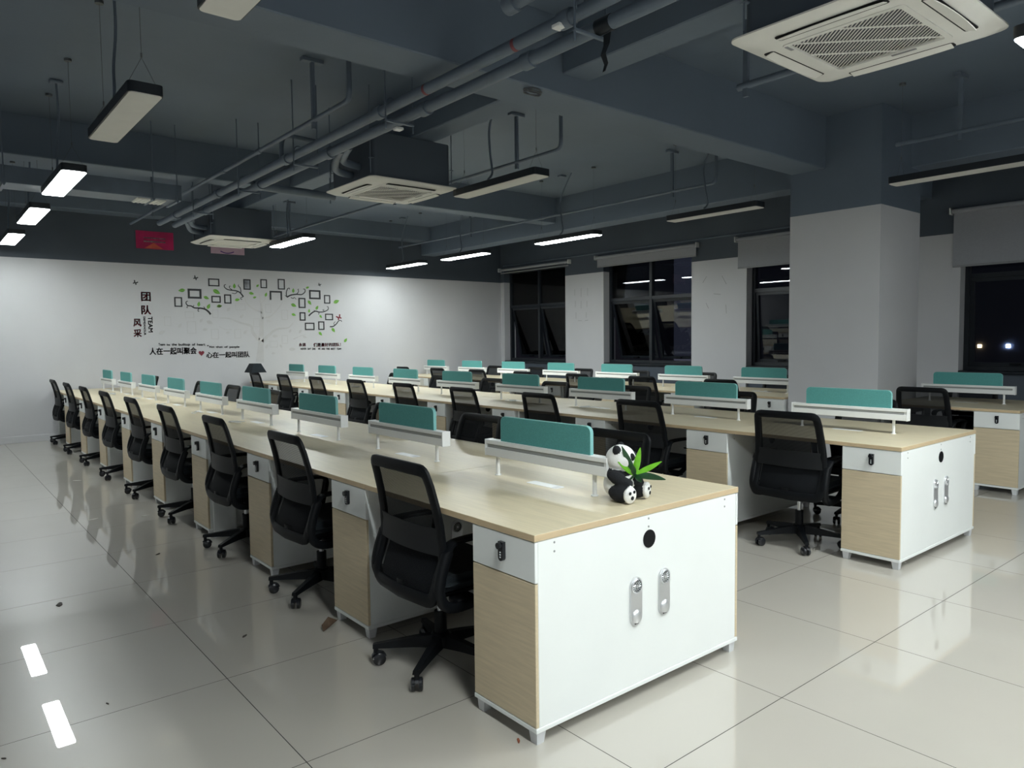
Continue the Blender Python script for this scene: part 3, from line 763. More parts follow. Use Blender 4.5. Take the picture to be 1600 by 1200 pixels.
for i, (x, y, z, lab) in enumerate(((1.06, .98, 3.04, 'small white tag on the upper big pipe'), (1.235, 2.9, 2.985, 'small white tag below the lower big pipe'))):
    tag(MB().bbox(x-.03, x+.03, y-.03, y+.03, z-.01, z+.01, .004, 1).build('pipe_tag', M_WHITEMET, None), lab, 'tag', 'white pipe tags')
# refrigerant branches to the cassettes
for (y, wd) in ((4.45, 'middle'), (8.9, 'farthest')):
    t = thing('refrigerant_branch', 'insulated pipes branching into the %s ceiling cassette' % wd, 'pipe', (1.25, y, 3.0), group='refrigerant branches')
    for dz, dy in ((.03, -.15), (-.02, .0)):
        MB().tube(spline([(.0, dy-.6, .03), (.08, dy-.35, .02), (.2, dy-.1, dz), (.42, dy, dz)], 5), .032, 10).build('branch_pipe', M_PIPE, t, 50)
t = thing('cross_pipe', 'thick pipe running crosswise from the big pipes to the cassette', 'pipe', (1.30, 6.05, 3.12))
MB().cyl((0, 0, 0), (.95, 0, -.02), .045, 14).build('pipe', M_PIPE, t, 40); MB().cyl((.9, 0, -.1), (.9, 0, ZC-3.12), .008, 8).build('hanger_rod', M_PIPE, t)
t = thing('elbow_pipe', 'short bent pipe looping above the big pipes', 'pipe', (1.1, 4.75, 3.1))
MB().tube(spline([(0, 0, 0), (0, 0, .12), (.02, 0, .2), (.09, 0, .23), (.34, 0, .22), (.40, 0, .20)], 5), .022, 10).build('pipe', M_PIPE, t, 50)
cc = on_z(832, 140, 3.165)
coil = thing('cable_coil', 'small coil of dark cable hanging under the main beam', 'cable', (cc.x, cc.y, 3.15))
MB().tube([(.075*math.cos(a*.5)*(1+.08*math.sin(a*1.7)), .035*math.sin(a*.5)*(1+.1*math.cos(a*.9)), -.012*math.sin(a*.31)) for a in range(0, 40)], .005, 5).build('loops', M_WIRE, coil, 60)
MB().tube(spline([(0, 0, 0), (-.01, .01, .012), (-.005, .0, .02)], 3), .004, 5).build('tie', M_WIRE, coil)
tp = thing('hanging_tape', 'loose dark tape dangling from the wrapped pipe joint', 'tape', (1.215, .80, 2.99))
m = MB(); m.cyl((0, -.05, .04), (0, .05, .04), .041, 14); m.build('wrap', M_LAMPBODY, tp, 40)
m = MB(); P_ = [(.01, 0, .0), (.015, .01, -.05), (.0, .02, -.10), (.012, .01, -.15), (.0, .015, -.19)]
vs = []
for i, (x, y, z) in enumerate(P_): w_ = .028-.004*i; vs += [(x, y-w_, z), (x+.006, y+w_, z), (x+.008, y+w_, z), (x+.002, y-w_, z)]
m.add(vs, [(i*4+k, i*4+(k+1) % 4, i*4+4+(k+1) % 4, i*4+4+k) for i in range(4) for k in range(4)]+[(0, 1, 2, 3), (16, 19, 18, 17)]); m.build('loose_end', M_LAMPBODY, tp)
# duct
dk = thing('air_duct', 'long rectangular air duct with a vent grille at upper left', 'duct', (.66, 6.36, 2.925))
MB().bbox(-4.45, 0, 0, .36, 0, .16, .004, 1).build('duct', M_PIPE, dk)
g = MB(); g.box(-.42, -.14, .06, .30, -.012, 0); 
for i in range(7): g.box(-.41+i*.039, -.395+i*.039, .07, .29, -.018, -.011)
g.build('vent_grille', M_ACWHITE, dk)
for x in (-.05, -.28, -1.55, -2.9):
    MB().cyl((x, -.02, -.03), (x, -.02, ZC-2.925), .006, 6).build('hanger_rod', M_PIPE, dk); MB().box(x-.012, x+.012, -.03, .38, -.02, -.004).build('hanger_strap', M_PIPE, dk)
t = thing('wall_conduit', 'thin conduit along the slate wall above the windows', 'conduit', (8.585, 2.5, 3.06))
MB().cyl((0, 0, 0), (0, 8.3, 0), .012, 8).build('conduit', M_PIPE, t, 40)

# ------------------------------------------------------------------ wall posters and mural on the back wall
YB = Y1
M_INK = mat('black_vinyl', (.012, .012, .016), .5, noise=.05)
M_RED = mat('dark_red_vinyl', (.19, .014, .03), .5, noise=.05)
M_LEAF = mat('green_vinyl', (.13, .36, .03), .5, noise=.25, nscale=3)
M_LEAFV = mat('pale_green_vinyl', (.35, .62, .15), .5, noise=.05)
M_FADE = mat('pale_grey_vinyl', (.535, .53, .54), .7, noise=.05)
def wp(u, v, off=0.0): p = on_y(u, v, YB); return Vector((p.x, YB-off, p.z))
A_ = lambda cx, cy: (200+cx/7.5, 420+cy/7.5)
B_ = lambda cx, cy: (340+cx/7.273, 420+cy/7.273)
def text_mesh(s, bold=0.0):
    cu = bpy.data.curves.new('txt', 'FONT'); cu.body = s; cu.size = 1; cu.extrude = 0.004
    ob = bpy.data.objects.new('txt', cu); COL.objects.link(ob)
    dg = bpy.context.evaluated_depsgraph_get(); dg.update()
    me = bpy.data.meshes.new_from_object(ob.evaluated_get(dg))
    bpy.data.objects.remove(ob); bpy.data.curves.remove(cu)
    if bold:
        bm = bmesh.new(); bm.from_mesh(me); g0 = bm.verts[:]+bm.edges[:]+bm.faces[:]
        for dx, dy in ((1, 0), (0, 1), (1, 1)):
            d = bmesh.ops.duplicate(bm, geom=g0)
            for v in d['geom']:
                if isinstance(v, bmesh.types.BMVert): v.co.x += dx*bold; v.co.y += dy*bold
        bm.to_mesh(me); bm.free()
    return me
def wall_text(name, s, p0, p1, m, parent=None, rot=0, off=.002, y=None, depth=.002):
    """p0 top-left, p1 bottom-right pixel corners on the back wall; rot=-1 turns the text clockwise"""
    a = wp(*p0); b = wp(*p1); me = text_mesh(s, .055 if ord(s[0]) > 255 else .05)
    vs = [v.co.copy() for v in me.vertices]
    if not vs: return None
    if rot == -1: vs = [Vector((v.y, -v.x, v.z)) for v in vs]
    x0 = min(v.x for v in vs); x1 = max(v.x for v in vs); y0 = min(v.y for v in vs); y1 = max(v.y for v in vs)
    z0 = min(v.z for v in vs); z1 = max(v.z for v in vs)
    for i, v in enumerate(vs):
        X = (v.x-x0)/(x1-x0)*(b.x-a.x); Z = (v.y-y0)/(y1-y0)*(a.z-b.z)
        me.vertices[i].co = (X, -off+.0-(depth*(v.z-z0)/(z1-z0 or 1)), Z)
    me.materials.clear(); me.materials.append(m); me.name = name
    for p in me.polygons: p.material_index = 0
    o = bpy.data.objects.new(name, me); COL.objects.link(o)
    o.location = (a.x, YB if y is None else y, b.z)
    if parent: o.parent = parent; o.location = Vector((a.x, YB if y is None else y, b.z))-parent.location
    return o
def lettering(label, items):
    first_ = wp(*items[0][1])
    t = thing('wall_lettering', label, 'lettering', (first_.x, YB, first_.z), group='lettering stuck on the end wall')
    for it in items:
        s, p0, p1, m = it[:4]; rot = it[4] if len(it) > 4 else 0
        words = s.split(' ')
        if len(words) == 1: wall_text('letters', s, p0, p1, m, t, rot); continue
        n = len(s); pos = 0
        for wd in words:
            if wd:
                f0, f1 = pos/n, (pos+len(wd))/n; dy = p1[1]-p0[1]
                tall = any(c_ in 'bdfhklt' or c_.isupper() for c_ in wd); low = any(c_ in 'gpqy,' for c_ in wd)
                y0 = p0[1]+(0 if tall else .22*dy); y1 = p1[1]-(0 if low else .22*dy)
                if wd.isupper(): y0, y1 = p0[1], p1[1]
                if wd == ',': y0 = p0[1]+.65*dy
                wall_text('letters', wd, (p0[0]+(p1[0]-p0[0])*f0, y0), (p0[0]+(p1[0]-p0[0])*f1, y1), m, t, 0)
            pos += len(wd)+1
lettering('dark red Chinese lettering team spirit with small English words down the left', [
    ('团', A_(150, 270), A_(268, 382), M_RED), ('队', A_(153, 425), A_(272, 537), M_RED), ('风', A_(58, 585), A_(158, 677), M_RED), ('采', A_(62, 707), A_(162, 800), M_RED),
    ('TEAM', A_(232, 560), A_(293, 745), M_INK, -1), ('DEMEANOUR', A_(178, 560), A_(212, 778), M_INK, -1)])
lettering('small black English line about team and heart above the black characters', [
    ('Team is the builtup of heart ,', A_(355, 873), A_(945, 908), M_INK), ('Not that of people', A_(952, 903), B_(248, 905), M_INK)])
lettering('large black Chinese slogan left of the red heart', [('人在一起叫聚会', A_(248, 925), A_(805, 1000), M_INK)])
lettering('large black Chinese slogan right of the red heart', [('心在一起叫团队', A_(915, 975), B_(365, 1005), M_INK)])
lettering('small dark red Chinese slogan with English line, characters partly missing', [
    ('永退', B_(922, 843), B_(1003, 882), M_RED), ('们是最好的团队！', B_(1088, 843), B_(1400, 882), M_RED), ('NEVER SAY DIE  WE ARE THE BEST TEAM', B_(942, 899), B_(1405, 920), M_INK)])
def heart():
    a, b = wp(*A_(825, 955)), wp(*A_(895, 1022)); pts = []
    for i in range(28):
        t = 2*PI*i/28; pts.append((16*math.sin(t)**3/16, (13*math.cos(t)-5*math.cos(2*t)-2*math.cos(3*t)-math.cos(4*t))/15))
    c = (a+b)/2; s = (b.x-a.x)/2
    m = MB(); m.prism([(x*s, z*s) for x, z in pts], -.004, -.0005, lambda x, y, z: (x, z, y))
    tag(m.build('heart_sticker', M_RED, None, loc=(c.x, YB, c.z)), 'dark red heart between the two black slogans on the wall', 'sticker')
heart()
base = wp(*B_(485, 1060))
tree = thing('tree_wall_decal', 'tree mural of black frames, green leaves and curled branches on the end wall', 'wall decal', (base.x, YB, base.z))
T0 = Vector((base.x, YB, base.z))
def fr(pA, pB, th=.016, m=M_INK, name='picture_frame', bottom=True, picture=False):
    th *= 1.25 if m is M_INK else 1; a = wp(*pA)-T0; b = wp(*pB)-T0; d = .006 if m is M_INK else .001
    f = MB(); x0, x1, z0, z1 = a.x, b.x, b.z, a.z
    f.box(x0, x0+th, -d, -.0004, z0, z1); f.box(x1-th, x1, -d, -.0004, z0, z1); f.box(x0+th, x1-th, -d, -.0004, z1-th, z1)
    if bottom: f.box(x0+th, x1-th, -d, -.0004, z0, z0+th)
    o = f.build(name, m, tree)
    if picture:
        MB().box(x0+th, x1-th, -.002, -.0004, z0+th, z1-th).build('photo', mat('grey_photo', (.22, .23, .26), .6, noise=.8, nscale=9), o)
for q in ((540, 330, 637, 447, .016), (697, 232, 862, 352, .026), (938, 112, 1072, 208, .016), (975, 316, 1088, 400, .017)): fr(A_(q[0], q[1]), A_(q[2], q[3]), q[4])
for q in ((72, 290, 157, 397, .017), (290, 117, 377, 240, .016), (485, 118, 562, 222, .014), (682, 115, 765, 237, .015), (590, 250, 733, 357, .022), (918, 330, 1000, 447, .018), (1038, 240, 1170, 348, .024),
          (1208, 297, 1280, 397, .016), (930, 493, 1000, 590, .018), (1220, 510, 1312, 585, .016), (990, 612, 1102, 697, .018), (1142, 597, 1214, 695, .017)):
    fr(B_(q[0], q[1]), B_(q[2], q[3]), q[4], bottom=q[0] != 590, picture=q[0] == 290)
for q in ((420, 560, 508, 670), (690, 615, 800, 760), (665, 500, 775, 578), (985, 475, 1060, 575), (972, 705, 1065, 825)): fr(A_(q[0], q[1]), A_(q[2], q[3]), .010, M_FADE, 'faded_frame')
for q in ((200, 392, 318, 470), (540, 402, 610, 500), (405, 562, 480, 662), (190, 685, 268, 790), (590, 820, 685, 892), (728, 755, 800, 850), (725, 465, 800, 580)): fr(B_(q[0], q[1]), B_(q[2], q[3]), .010, M_FADE, 'faded_frame')
def leafd(p, L, ang, m=M_LEAF):
    c = wp(*p)-T0; s = L*.0112; pts = []
    n = 7
    for i in range(n+1): t = i/n; pts.append((t-.5, .27*math.sin(PI*t**.8)))
    for i in range(n-1, 0, -1): t = i/n; pts.append((t-.5, -.25*math.sin(PI*t**.8)))
    ca, sa = math.cos(ang), math.sin(ang); f = lambda x, y, z: (c.x+(x*ca-y*sa)*s, z, c.z+(x*sa+y*ca)*s)
    o = MB().prism(pts, -.003 if m is M_LEAF else -.001, -.0004, f).build('leaf' if m is M_LEAF else 'faded_leaf', m, tree)
    if m is M_LEAF: MB().prism([(-.55, -.015), (.4, -.008), (.4, .008), (-.55, .03)], -.0042, -.003, f).build('leaf_vein', M_LEAFV, o)
for (x, y, L, a) in ((628, 252, 78, 3.3), (1038, 270, 95, -.5), (918, 340, 68, -.4), (830, 413, 62, 1.4), (945, 440, 70, 1.1), (1072, 437, 66, .15)): leafd(A_(x, y), L/7.5*.95, a)
for (x, y, L, a) in ((190, 195, 62, 1.5), (385, 280, 62, -.2), (455, 192, 45, .8), (422, 325, 45, .3), (225, 352, 62, .2), (550, 293, 55, 1.2), (860, 247, 58, 1.5), (1022, 213, 48, .4), (1045, 385, 70, -.9),
                     (865, 415, 76, -.4), (865, 522, 60, -.3), (1130, 442, 62, 1.0), (1040, 477, 50, 1.5), (1172, 543, 50, -.9), (1350, 373, 88, .4), (1315, 697, 70, -.9), (1168, 738, 64, -.8), (1455, 812, 66, .9), (25, 425, 56, .2)): leafd(B_(x, y), L/7.273*.95, a)
for (x, y, L, a) in ((610, 665, 60, 1.0), (400, 745, 80, .5), (860, 605, 60, .9), (960, 630, 80, -.4), (905, 712, 60, .2)): leafd(A_(x, y), L/7.5, a, M_FADE)
for (x, y, L, a) in ((125, 460, 60, .8), (275, 540, 60, .7), (120, 725, 50, .2), (315, 720, 60, .9), (580, 595, 50, -.3), (655, 765, 70, 0), (825, 705, 50, 1), (940, 710, 60, 1), (990, 775, 60, -.4), (850, 915, 80, 0), (635, 960, 50, 0), (560, 880, 60, 1), (720, 880, 50, -.9)): leafd(B_(x, y), L/7.273, a, M_FADE)
def branch(fn, pts, r0, r1, m=M_INK, name='branch'):
    P3 = spline([wp(*fn(*p))-T0 for p in pts], 5); n = len(P3); vs = []
    for i, p in enumerate(P3):
        d = P3[min(i+1, n-1)]-P3[max(i-1, 0)]; d.normalize(); s = Vector((-d.z, 0, d.x)); w_ = r0+(r1-r0)*i/(n-1)
        for yy in (-.004 if m is M_INK else -.0012, -.0004): vs += [p+s*w_+Vector((0, yy, 0)), p-s*w_+Vector((0, yy, 0))]
    fs = []
    for i in range(n-1):
        a, b = i*4, i*4+4; fs += [(a, a+1, b+1, b), (a+2, b+2, b+3, a+3), (a, b, b+2, a+2), (a+1, a+3, b+3, b+1)]
    fs += [(0, 2, 3, 1), (4*n-4, 4*n-3, 4*n-1, 4*n-2)]
    MB().add(vs, fs).build(name, m, tree)
for pts, r0, r1 in (([(968, 535), (945, 505), (905, 475), (850, 462), (780, 458), (740, 437), (700, 430), (680, 405), (684, 384), (702, 380)], .016, .005), ([(712, 432), (690, 445), (690, 456), (703, 455)], .005, .004),
                    ([(740, 437), (768, 440), (770, 424)], .005, .004), ([(845, 462), (820, 478), (824, 500), (834, 494)], .006, .004), ([(880, 468), (900, 455), (882, 446)], .005, .004)): branch(A_, pts, r0, r1)
for pts, r0, r1 in (([(292, 318), (272, 290), (245, 264), (200, 248), (150, 243), (105, 232), (76, 205), (78, 184), (95, 180)], .012, .005), ([(165, 240), (138, 220), (134, 196), (150, 200)], .006, .004), ([(265, 270), (258, 220), (236, 196), (240, 180)], .007, .004),
                    ([(292, 318), (262, 330), (268, 348), (280, 343)], .006, .004), ([(225, 258), (200, 282), (160, 276)], .006, .004),
                    ([(788, 322), (830, 300), (895, 290), (955, 292), (992, 262), (990, 232), (972, 232)], .013, .005), ([(788, 322), (780, 272), (796, 226), (816, 220), (814, 236)], .009, .004), ([(895, 290), (920, 258), (912, 234), (924, 232)], .006, .004), ([(832, 325), (858, 338), (870, 325), (892, 346)], .006, .004), ([(788, 322), (765, 300)], .006, .004),
                    ([(1035, 535), (1070, 503), (1110, 482), (1155, 492), (1205, 488), (1252, 466), (1256, 434), (1240, 430)], .013, .005), ([(1125, 484), (1152, 500), (1145, 520)], .006, .004), ([(1215, 485), (1195, 468), (1212, 464)], .005, .004), ([(1110, 482), (1092, 470)], .005, .004),
                    ([(1275, 658), (1312, 655), (1350, 625), (1375, 592), (1402, 588), (1410, 602)], .011, .005), ([(1330, 640), (1320, 620), (1336, 600)], .005, .004)): branch(B_, pts, r0, r1)
for pts, r0, r1 in (([(480, 1062), (487, 950), (492, 850), (500, 650), (505, 480), (470, 280)], .075, .008), ([(510, 830), (590, 745), (680, 685), (800, 670), (860, 610)], .03, .006), ([(470, 810), (400, 720), (380, 650), (250, 610), (130, 565), (20, 560)], .03, .007),
                    ([(505, 500), (400, 450), (330, 390), (310, 330)], .015, .005), ([(505, 560), (600, 540), (690, 450), (740, 380)], .015, .005), ([(505, 380), (540, 340), (550, 290)], .01, .004), ([(160, 690), (90, 690), (20, 655)], .008, .004), ([(860, 800), (950, 760), (1000, 745)], .008, .004)): branch(B_, pts, r0, r1, M_FADE, 'faded_branch')
def butterfly(p, m, sc, ang, label, cat='sticker', name='butterfly_sticker'):
    c = wp(*p); t = thing(name, label, cat, (c.x, YB, c.z), group='small flying stickers on the end wall')
    for sgn in (-1, 1):
        pts = [(0, -.01), (sgn*.03, -.045), (sgn*.05, -.03), (sgn*.03, 0), (sgn*.06, .05), (sgn*.035, .06), (0, .012)]
        ca, sa = math.cos(ang), math.sin(ang)
        MB().prism([((x*ca-y*sa)*sc, (x*sa+y*ca)*sc) for x, y in pts], -.004, -.0005, lambda x, y, z: (x, z, y)).build('wing', m, t)
butterfly(A_(84, 165), M_INK, .62, -.5, 'small black butterfly sticker above the dark red characters')
butterfly(A_(790, 110), M_INK, .62, -.5, 'small black butterfly sticker left of the highest frame')
butterfly(B_(1157, 183), M_INK, .5, -.4, 'small black butterfly sticker at the right above the frames')
butterfly(B_(1380, 555), M_RED, .9, .5, 'dark red bird sticker perched on the rightmost branch', name='bird_sticker')
# posters on the slate band
a, b = wp(211.5, 359.5), wp(271.5, 391.5)
pt = thing('wall_poster', 'magenta poster with white Chinese lettering high on the slate wall', 'poster', (a.x, YB, b.z))
M_MAG = mat('magenta_print', (.40, .008, .085), .6, noise=.35, nscale=3)
MB().box(0, b.x-a.x, -.004, -.0005, 0, a.z-b.z).build('sheet', M_MAG, pt)
for s, y0, y1 in (('不超不难不试话', 370.3, 374.8), ('双分赚钱超燃爆', 375.6, 380.4)): wall_text('letters', s, (224, y0), (258.5, y1), mat('white_print', (.9, .88, .88), .6, noise=.03), pt, off=.0042)
MB().add([(.12, -.0045, .01), (.40, -.0045, .01), (.26, -.0045, .10)], [(0, 1, 2)]).build('print_shape', mat('orange_print', (.55, .10, .06), .6, noise=.2), pt)
a, b = wp(329, 383), wp(382, 399)
p2 = thing('wall_poster', 'pale pink poster with purple swoosh partly hidden behind the farthest cassette', 'poster', (a.x, YB, b.z))
MB().box(0, b.x-a.x, -.004, -.0005, 0, a.z-b.z+.12).build('sheet', mat('pale_pink_print', (.55, .38, .48), .6, noise=.05), p2)
MB().tube([((b.x-a.x)*(.28+.4*i/8), -.005, .045-.03*math.sin(PI*i/8)) for i in range(9)], .012, 4, ry=.001, up=(0, 0, 1)).build('print_shape', mat('purple_print', (.10, .03, .22), .6, noise=.05), p2)

# ------------------------------------------------------------------ toy panda
def ell_mesh(items, vox, name, mats):
    bm = bmesh.new()
    for c, rad, rot, mi in items:
        M_ = Matrix.Translation(c) @ rot.to_4x4() @ Matrix.Diagonal((*rad, 1))
        bmesh.ops.create_icosphere(bm, subdivisions=3, radius=1, matrix=M_)
    me = bpy.data.meshes.new(name); bm.to_mesh(me); bm.free()
    ob = bpy.data.objects.new('tmp', me); COL.objects.link(ob)
    rm = ob.modifiers.new('r', 'REMESH'); rm.mode = 'VOXEL'; rm.voxel_size = vox
    sm = ob.modifiers.new('s', 'SMOOTH'); sm.iterations = 4; sm.factor = .5
    dg = bpy.context.evaluated_depsgraph_get(); dg.update()
    out = bpy.data.meshes.new_from_object(ob.evaluated_get(dg)); bpy.data.objects.remove(ob)
    out.name = name; out.materials.clear()
    for m in mats: out.materials.append(m)
    inv = [((Matrix.Translation(c) @ rot.to_4x4() @ Matrix.Diagonal((*rad, 1))).inverted(), mi) for c, rad, rot, mi in items]
    for p in out.polygons:
        best = min(inv, key=lambda q: (q[0] @ p.center).length); p.material_index = best[1]; p.use_smooth = True
    return out
M_PW = mat('white_plush', (.80, .80, .79), .95, noise=.04, nscale=60, bump=.3, bscale=260)
M_PB = mat('black_plush', (.008, .009, .012), .95, noise=.2, nscale=60, bump=.3, bscale=260)
pc = on_z(966, 779, .75)
# local: body faces +x
I3 = Matrix.Identity(3)
def RY(a): return Matrix.Rotation(a, 3, 'Y')
def RZ(a): return Matrix.Rotation(a, 3, 'Z')
PROT = -1.40
hd = RZ(.40)                    # head turned to its left
def H(x, y, z): return Vector((.012, 0, .172)) + hd @ Vector((x, y, z))
items = [(Vector((0, 0, .065)), (.060, .068, .064), I3, 0), (Vector((0, 0, .112)), (.052, .064, .030), I3, 1), (H(0, 0, 0), (.062, .068, .057), hd, 0), (H(.052, 0, -.016), (.028, .031, .024), hd, 0)]
for s in (-1, 1):
    items += [(Vector((.045, s*.054, .037)), (.060, .036, .037), RZ(s*.22), 1), (Vector((.098, s*.066, .038)), (.014, .035, .036), RZ(s*.22), 0),
              (Vector((.035, s*.060, .098)), (.050, .024, .026), RY(.55) @ RZ(-s*.5), 1), (Vector((.070, s*.040, .078)), (.024, .022, .022), I3, 1),
              (H(-.008, s*.052, .042), (.017, .020, .020), hd, 1)]
pr = thing('toy_panda', 'seated plush panda toy on the nearest worktop holding bamboo leaves', 'toy', (pc.x, pc.y, .75), PROT)
link('body', ell_mesh(items, .0055, 'body', [M_PW, M_PB]), pr)
def blob(name, c, rad, rot, m, parent): 
    bm = bmesh.new(); bmesh.ops.create_icosphere(bm, subdivisions=2, radius=1, matrix=Matrix.Translation(c) @ rot.to_4x4() @ Matrix.Diagonal((*rad, 1)))
    return MB().bm(bm).build(name, m, parent, 180)
M_EYE = mat('black_bead', (.006, .006, .007), .2, noise=.05)
for s in (-1, 1):
    blob('eye_patch', H(.051, s*.027, .010), (.013, .013, .017), hd @ RZ(s*.5), M_PB, pr)
    blob('eye', H(.063, s*.024, .010), (.004, .004, .004), I3, M_EYE, pr)
    R_ = RZ(s*.22)
    for dy, dz, sz in ((-.013, .010, .0075), (.011, .014, .0070), (0, -.010, .009)):
        c_ = Vector((.098, s*.066, .038)) + R_ @ Vector((.0135, dy, dz)); blob('sole_spot', c_, (.0025, sz, sz*.95), R_, M_PB, pr)
blob('nose', H(.079, 0, -.008), (.006, .009, .006), hd, M_EYE, pr)
# bamboo sprig held in the arms
sprig = thing('bamboo_sprig', 'sprig of light and dark green leaves in the arms of the panda', 'leaves', (pc.x, pc.y, .75+.095), PROT)
ML1 = mat('bright_green_leaf', (.16, .50, .02), .4, noise=.15, nscale=30); ML2 = mat('dark_green_leaf', (.012, .06, .02), .35, noise=.2, nscale=30)
MB().cyl((.045, 0, -.02), (.085, 0, .02), .005, 8).build('stem', ML2, sprig, 40)
def leaf3(d, L, wd, m, curl):
    d = Vector(d).normalized(); side = d.cross(RZ(-PROT) @ Vector((_d.x, _d.y, _d.z))).normalized(); nrm = side.cross(d).normalized(); vs = []; n = 8
    for i in range(n+1):
        t = i/n; c_ = Vector((.08, 0, .012)) + d*(L*t) - Vector((0, 0, 1))*(curl*t*t); w_ = wd*math.sin(PI*min(1, t*.92+.06))**.7*(1-t*.35)
        vs += [c_-side*w_+nrm*w_*.25, c_, c_+side*w_+nrm*w_*.25, c_-nrm*.0012]
    fs = []
    for i in range(n):
        a_, b_ = i*4, i*4+4; fs += [(a_, a_+1, b_+1, b_), (a_+1, a_+2, b_+2, b_+1), (a_, b_, b_+3, a_+3), (a_+2, a_+3, b_+3, b_+2)]
    MB().add(vs, fs).build('leaf', m, sprig, 60)
def wdir(rt, up, to): # image right / up / toward camera -> panda local
    v = Vector((RT.x, RT.y, 0))*rt + Vector((0, 0, up)) - Vector((_d.x, _d.y, 0))*to
    return RZ(-PROT) @ v
leaf3(wdir(-.46, 1, .25), .142, .016, ML2, 0.0)
leaf3(wdir(.16, 1, .2), .122, .016, ML1, 0.0)
leaf3(wdir(-.95, .80, .3), .098, .012, ML1, .0)
leaf3(wdir(.95, .55, .25), .125, .014, ML1, .0)
leaf3(wdir(1.0, .05, .3), .125, .017, ML2, .018)
leaf3(wdir(.25, -.1, .8), .06, .014, ML2, .01)
leaf3(wdir(-.2, .6, .5), .07, .013, ML2, .0)

# ------------------------------------------------------------------ small loose things
hc = [o for o in S.objects if o.get('label', '').startswith('ninth-nearest black mesh chair on the near side of the middle')][0]
hood = thing('black_hood', 'black lampshade-like hood perched on the farthest middle row chair', 'hood', (hc.location.x-.19, hc.location.y-.02, .925))
m = MB(); o4 = [(-.13, -.17), (.13, -.17), (.13, .17), (-.13, .17)]; i4 = [(-.065, -.10), (.065, -.10), (.065, .10), (-.065, .10)]
m.add([(x, y, 0) for x, y in o4]+[(x, y, .15) for x, y in i4]+[(x*.97, y*.97, 0) for x, y in o4]+[(x*.95, y*.95, .146) for x, y in i4],
      [(0, 1, 5, 4), (1, 2, 6, 5), (2, 3, 7, 6), (3, 0, 4, 7), (4, 5, 6, 7), (8, 12, 13, 9), (9, 13, 14, 10), (10, 14, 15, 11), (11, 15, 12, 8), (12, 15, 14, 13), (0, 8, 9, 1), (1, 9, 10, 2), (2, 10, 11, 3), (3, 11, 8, 0)])
m.build('shade', M_SEAT, hood)
def cables(ri, k, seed):
    rnd = random.Random(seed); x, y = RX[ri]+.46, ST[ri][k]+.62
    pts = [(rnd.uniform(-.06, .06), rnd.uniform(-.12, .12), .005+rnd.random()*.012) for i in range(9)]
    o = MB().tube(spline(pts, 5), .0035, 5).build('cable_bundle', M_WHITEMET, None, 60, loc=(x, y, .7545))
    tag(o, 'loose white cable on the %s worktop of the %s' % (ORD[k], ROWN[ri]), 'cable', 'loose white cables on the desks')
for ri, k in ((0, 3), (0, 4), (0, 5), (0, 6), (0, 7), (1, 2), (1, 3), (1, 6), (2, 1), (2, 2)): cables(ri, k, ri*20+k)
lf = on_z(536, 975, 0)
m = MB(); m.add([(-.05, -.02, .002), (-.01, -.03, .03), (.04, -.01, .045), (.05, .03, .02), (.0, .03, .05), (-.04, .02, .02), (0, 0, .012)], [(0, 1, 6), (1, 2, 6), (2, 3, 6), (3, 4, 6), (4, 5, 6), (5, 0, 6)])
tag(m.build('dry_leaf', mat('brown_leaf', (.09, .055, .032), .8, noise=.2, nscale=20), None, loc=(lf.x-.07, lf.y-.01, .0)), 'crumpled brown dry leaf beside a foot of the second cabinet', 'leaf')
sc = mat('dirty_white_scrap', (.6, .58, .55), .8, noise=.1, nscale=20); dkm = mat('dark_scrap', (.05, .04, .035), .8, noise=.2)
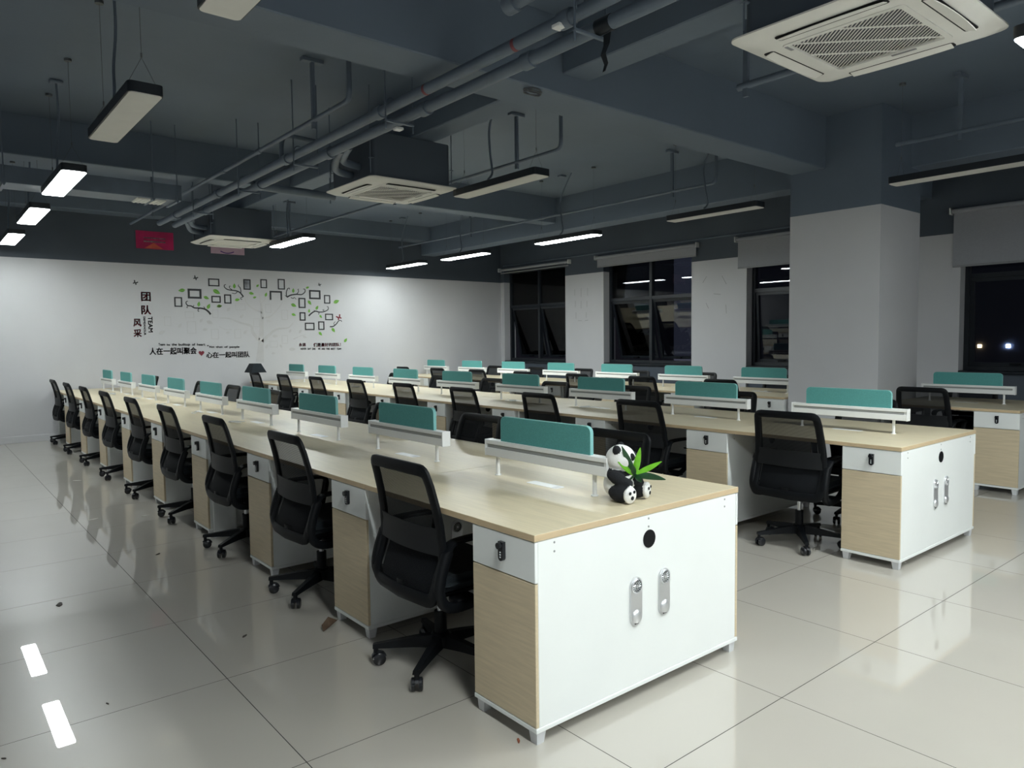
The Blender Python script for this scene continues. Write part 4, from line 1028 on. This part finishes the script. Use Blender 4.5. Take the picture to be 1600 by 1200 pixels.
LIT = [(121, 751, .10, sc, 'torn white paper scrap below the fifth chair'), (145, 812, .10, sc, 'flat white paper strip on the floor left of the chairs'), (228, 806, .07, sc, 'crumpled white scrap on the floor near the casters'), (247, 866, .05, dkm, 'small dark chip on the floor at left'), (383, 994, .045, dkm, 'small dark stick on the floor left of the front chair'),
       (168, 1100, .02, dkm, 'tiny dark crumb on the floor at lower left'), (6, 1186, .02, dkm, 'tiny dark crumb at the lower left corner'), (810, 1158, .04, mat('orange_scrap', (.25, .07, .03), .7, noise=.2), 'small orange scrap under the front cabinet'), (1415, 880, .05, sc, 'clear plastic scrap under the middle row end cabinet'), (93, 945, .09, dkm, 'faint dark scuff flake on the floor at left')]
for i, (u, v, s, m_, lab) in enumerate(LIT):
    p = on_z(u, v, 0); rnd = random.Random(i); a = rnd.random()*3
    pts = [(math.cos(t)*s*rnd.uniform(.35, .5), math.sin(t)*s*rnd.uniform(.08, .2)) for t in [k*2*PI/7 for k in range(7)]]
    o = MB().prism(pts, .0004, .004).build('floor_scrap', m_, None, loc=(p.x, p.y, 0)); o.rotation_euler = (0, 0, a)
    tag(o, lab, 'litter', 'small litter on the floor')

# ------------------------------------------------------------------ night city beyond the windows
M_BLD = mat('night_concrete', (.10, .095, .10), .9, noise=.1)
M_WARM = mat('warm_lit_window', (1.0, .72, .38), .5, emit=6.0); M_COOL = mat('cool_lit_window', (.75, .85, 1.0), .5, emit=5.0)
rnd = random.Random(3)
for bi, (x, y, wd, ht, lab) in enumerate(((46, 52, 18, 30, 'dark tower block far outside the window nearest the end wall'), (52, 22, 22, 14, 'low dark building far outside the wide window'), (60, -4, 26, 24, 'dark building with city lights outside the right edge window'))):
    t = thing('distant_building', lab, 'building', (x, y, -12), group='buildings in the night city')
    MB().bbox(0, 10, -wd/2, wd/2, 0, ht+8, .1, 1).build('facade', M_BLD, t)
    for q in range(14):
        yy = -wd/2+1+rnd.randrange(int(wd/1.6)-1)*1.6; zz = 6+rnd.randrange(int(ht/3))*2.2
        MB().box(-.06, 0, yy, yy+.22, zz, zz+.2).build('lit_window', M_WARM if rnd.random() < .6 else M_COOL, t)
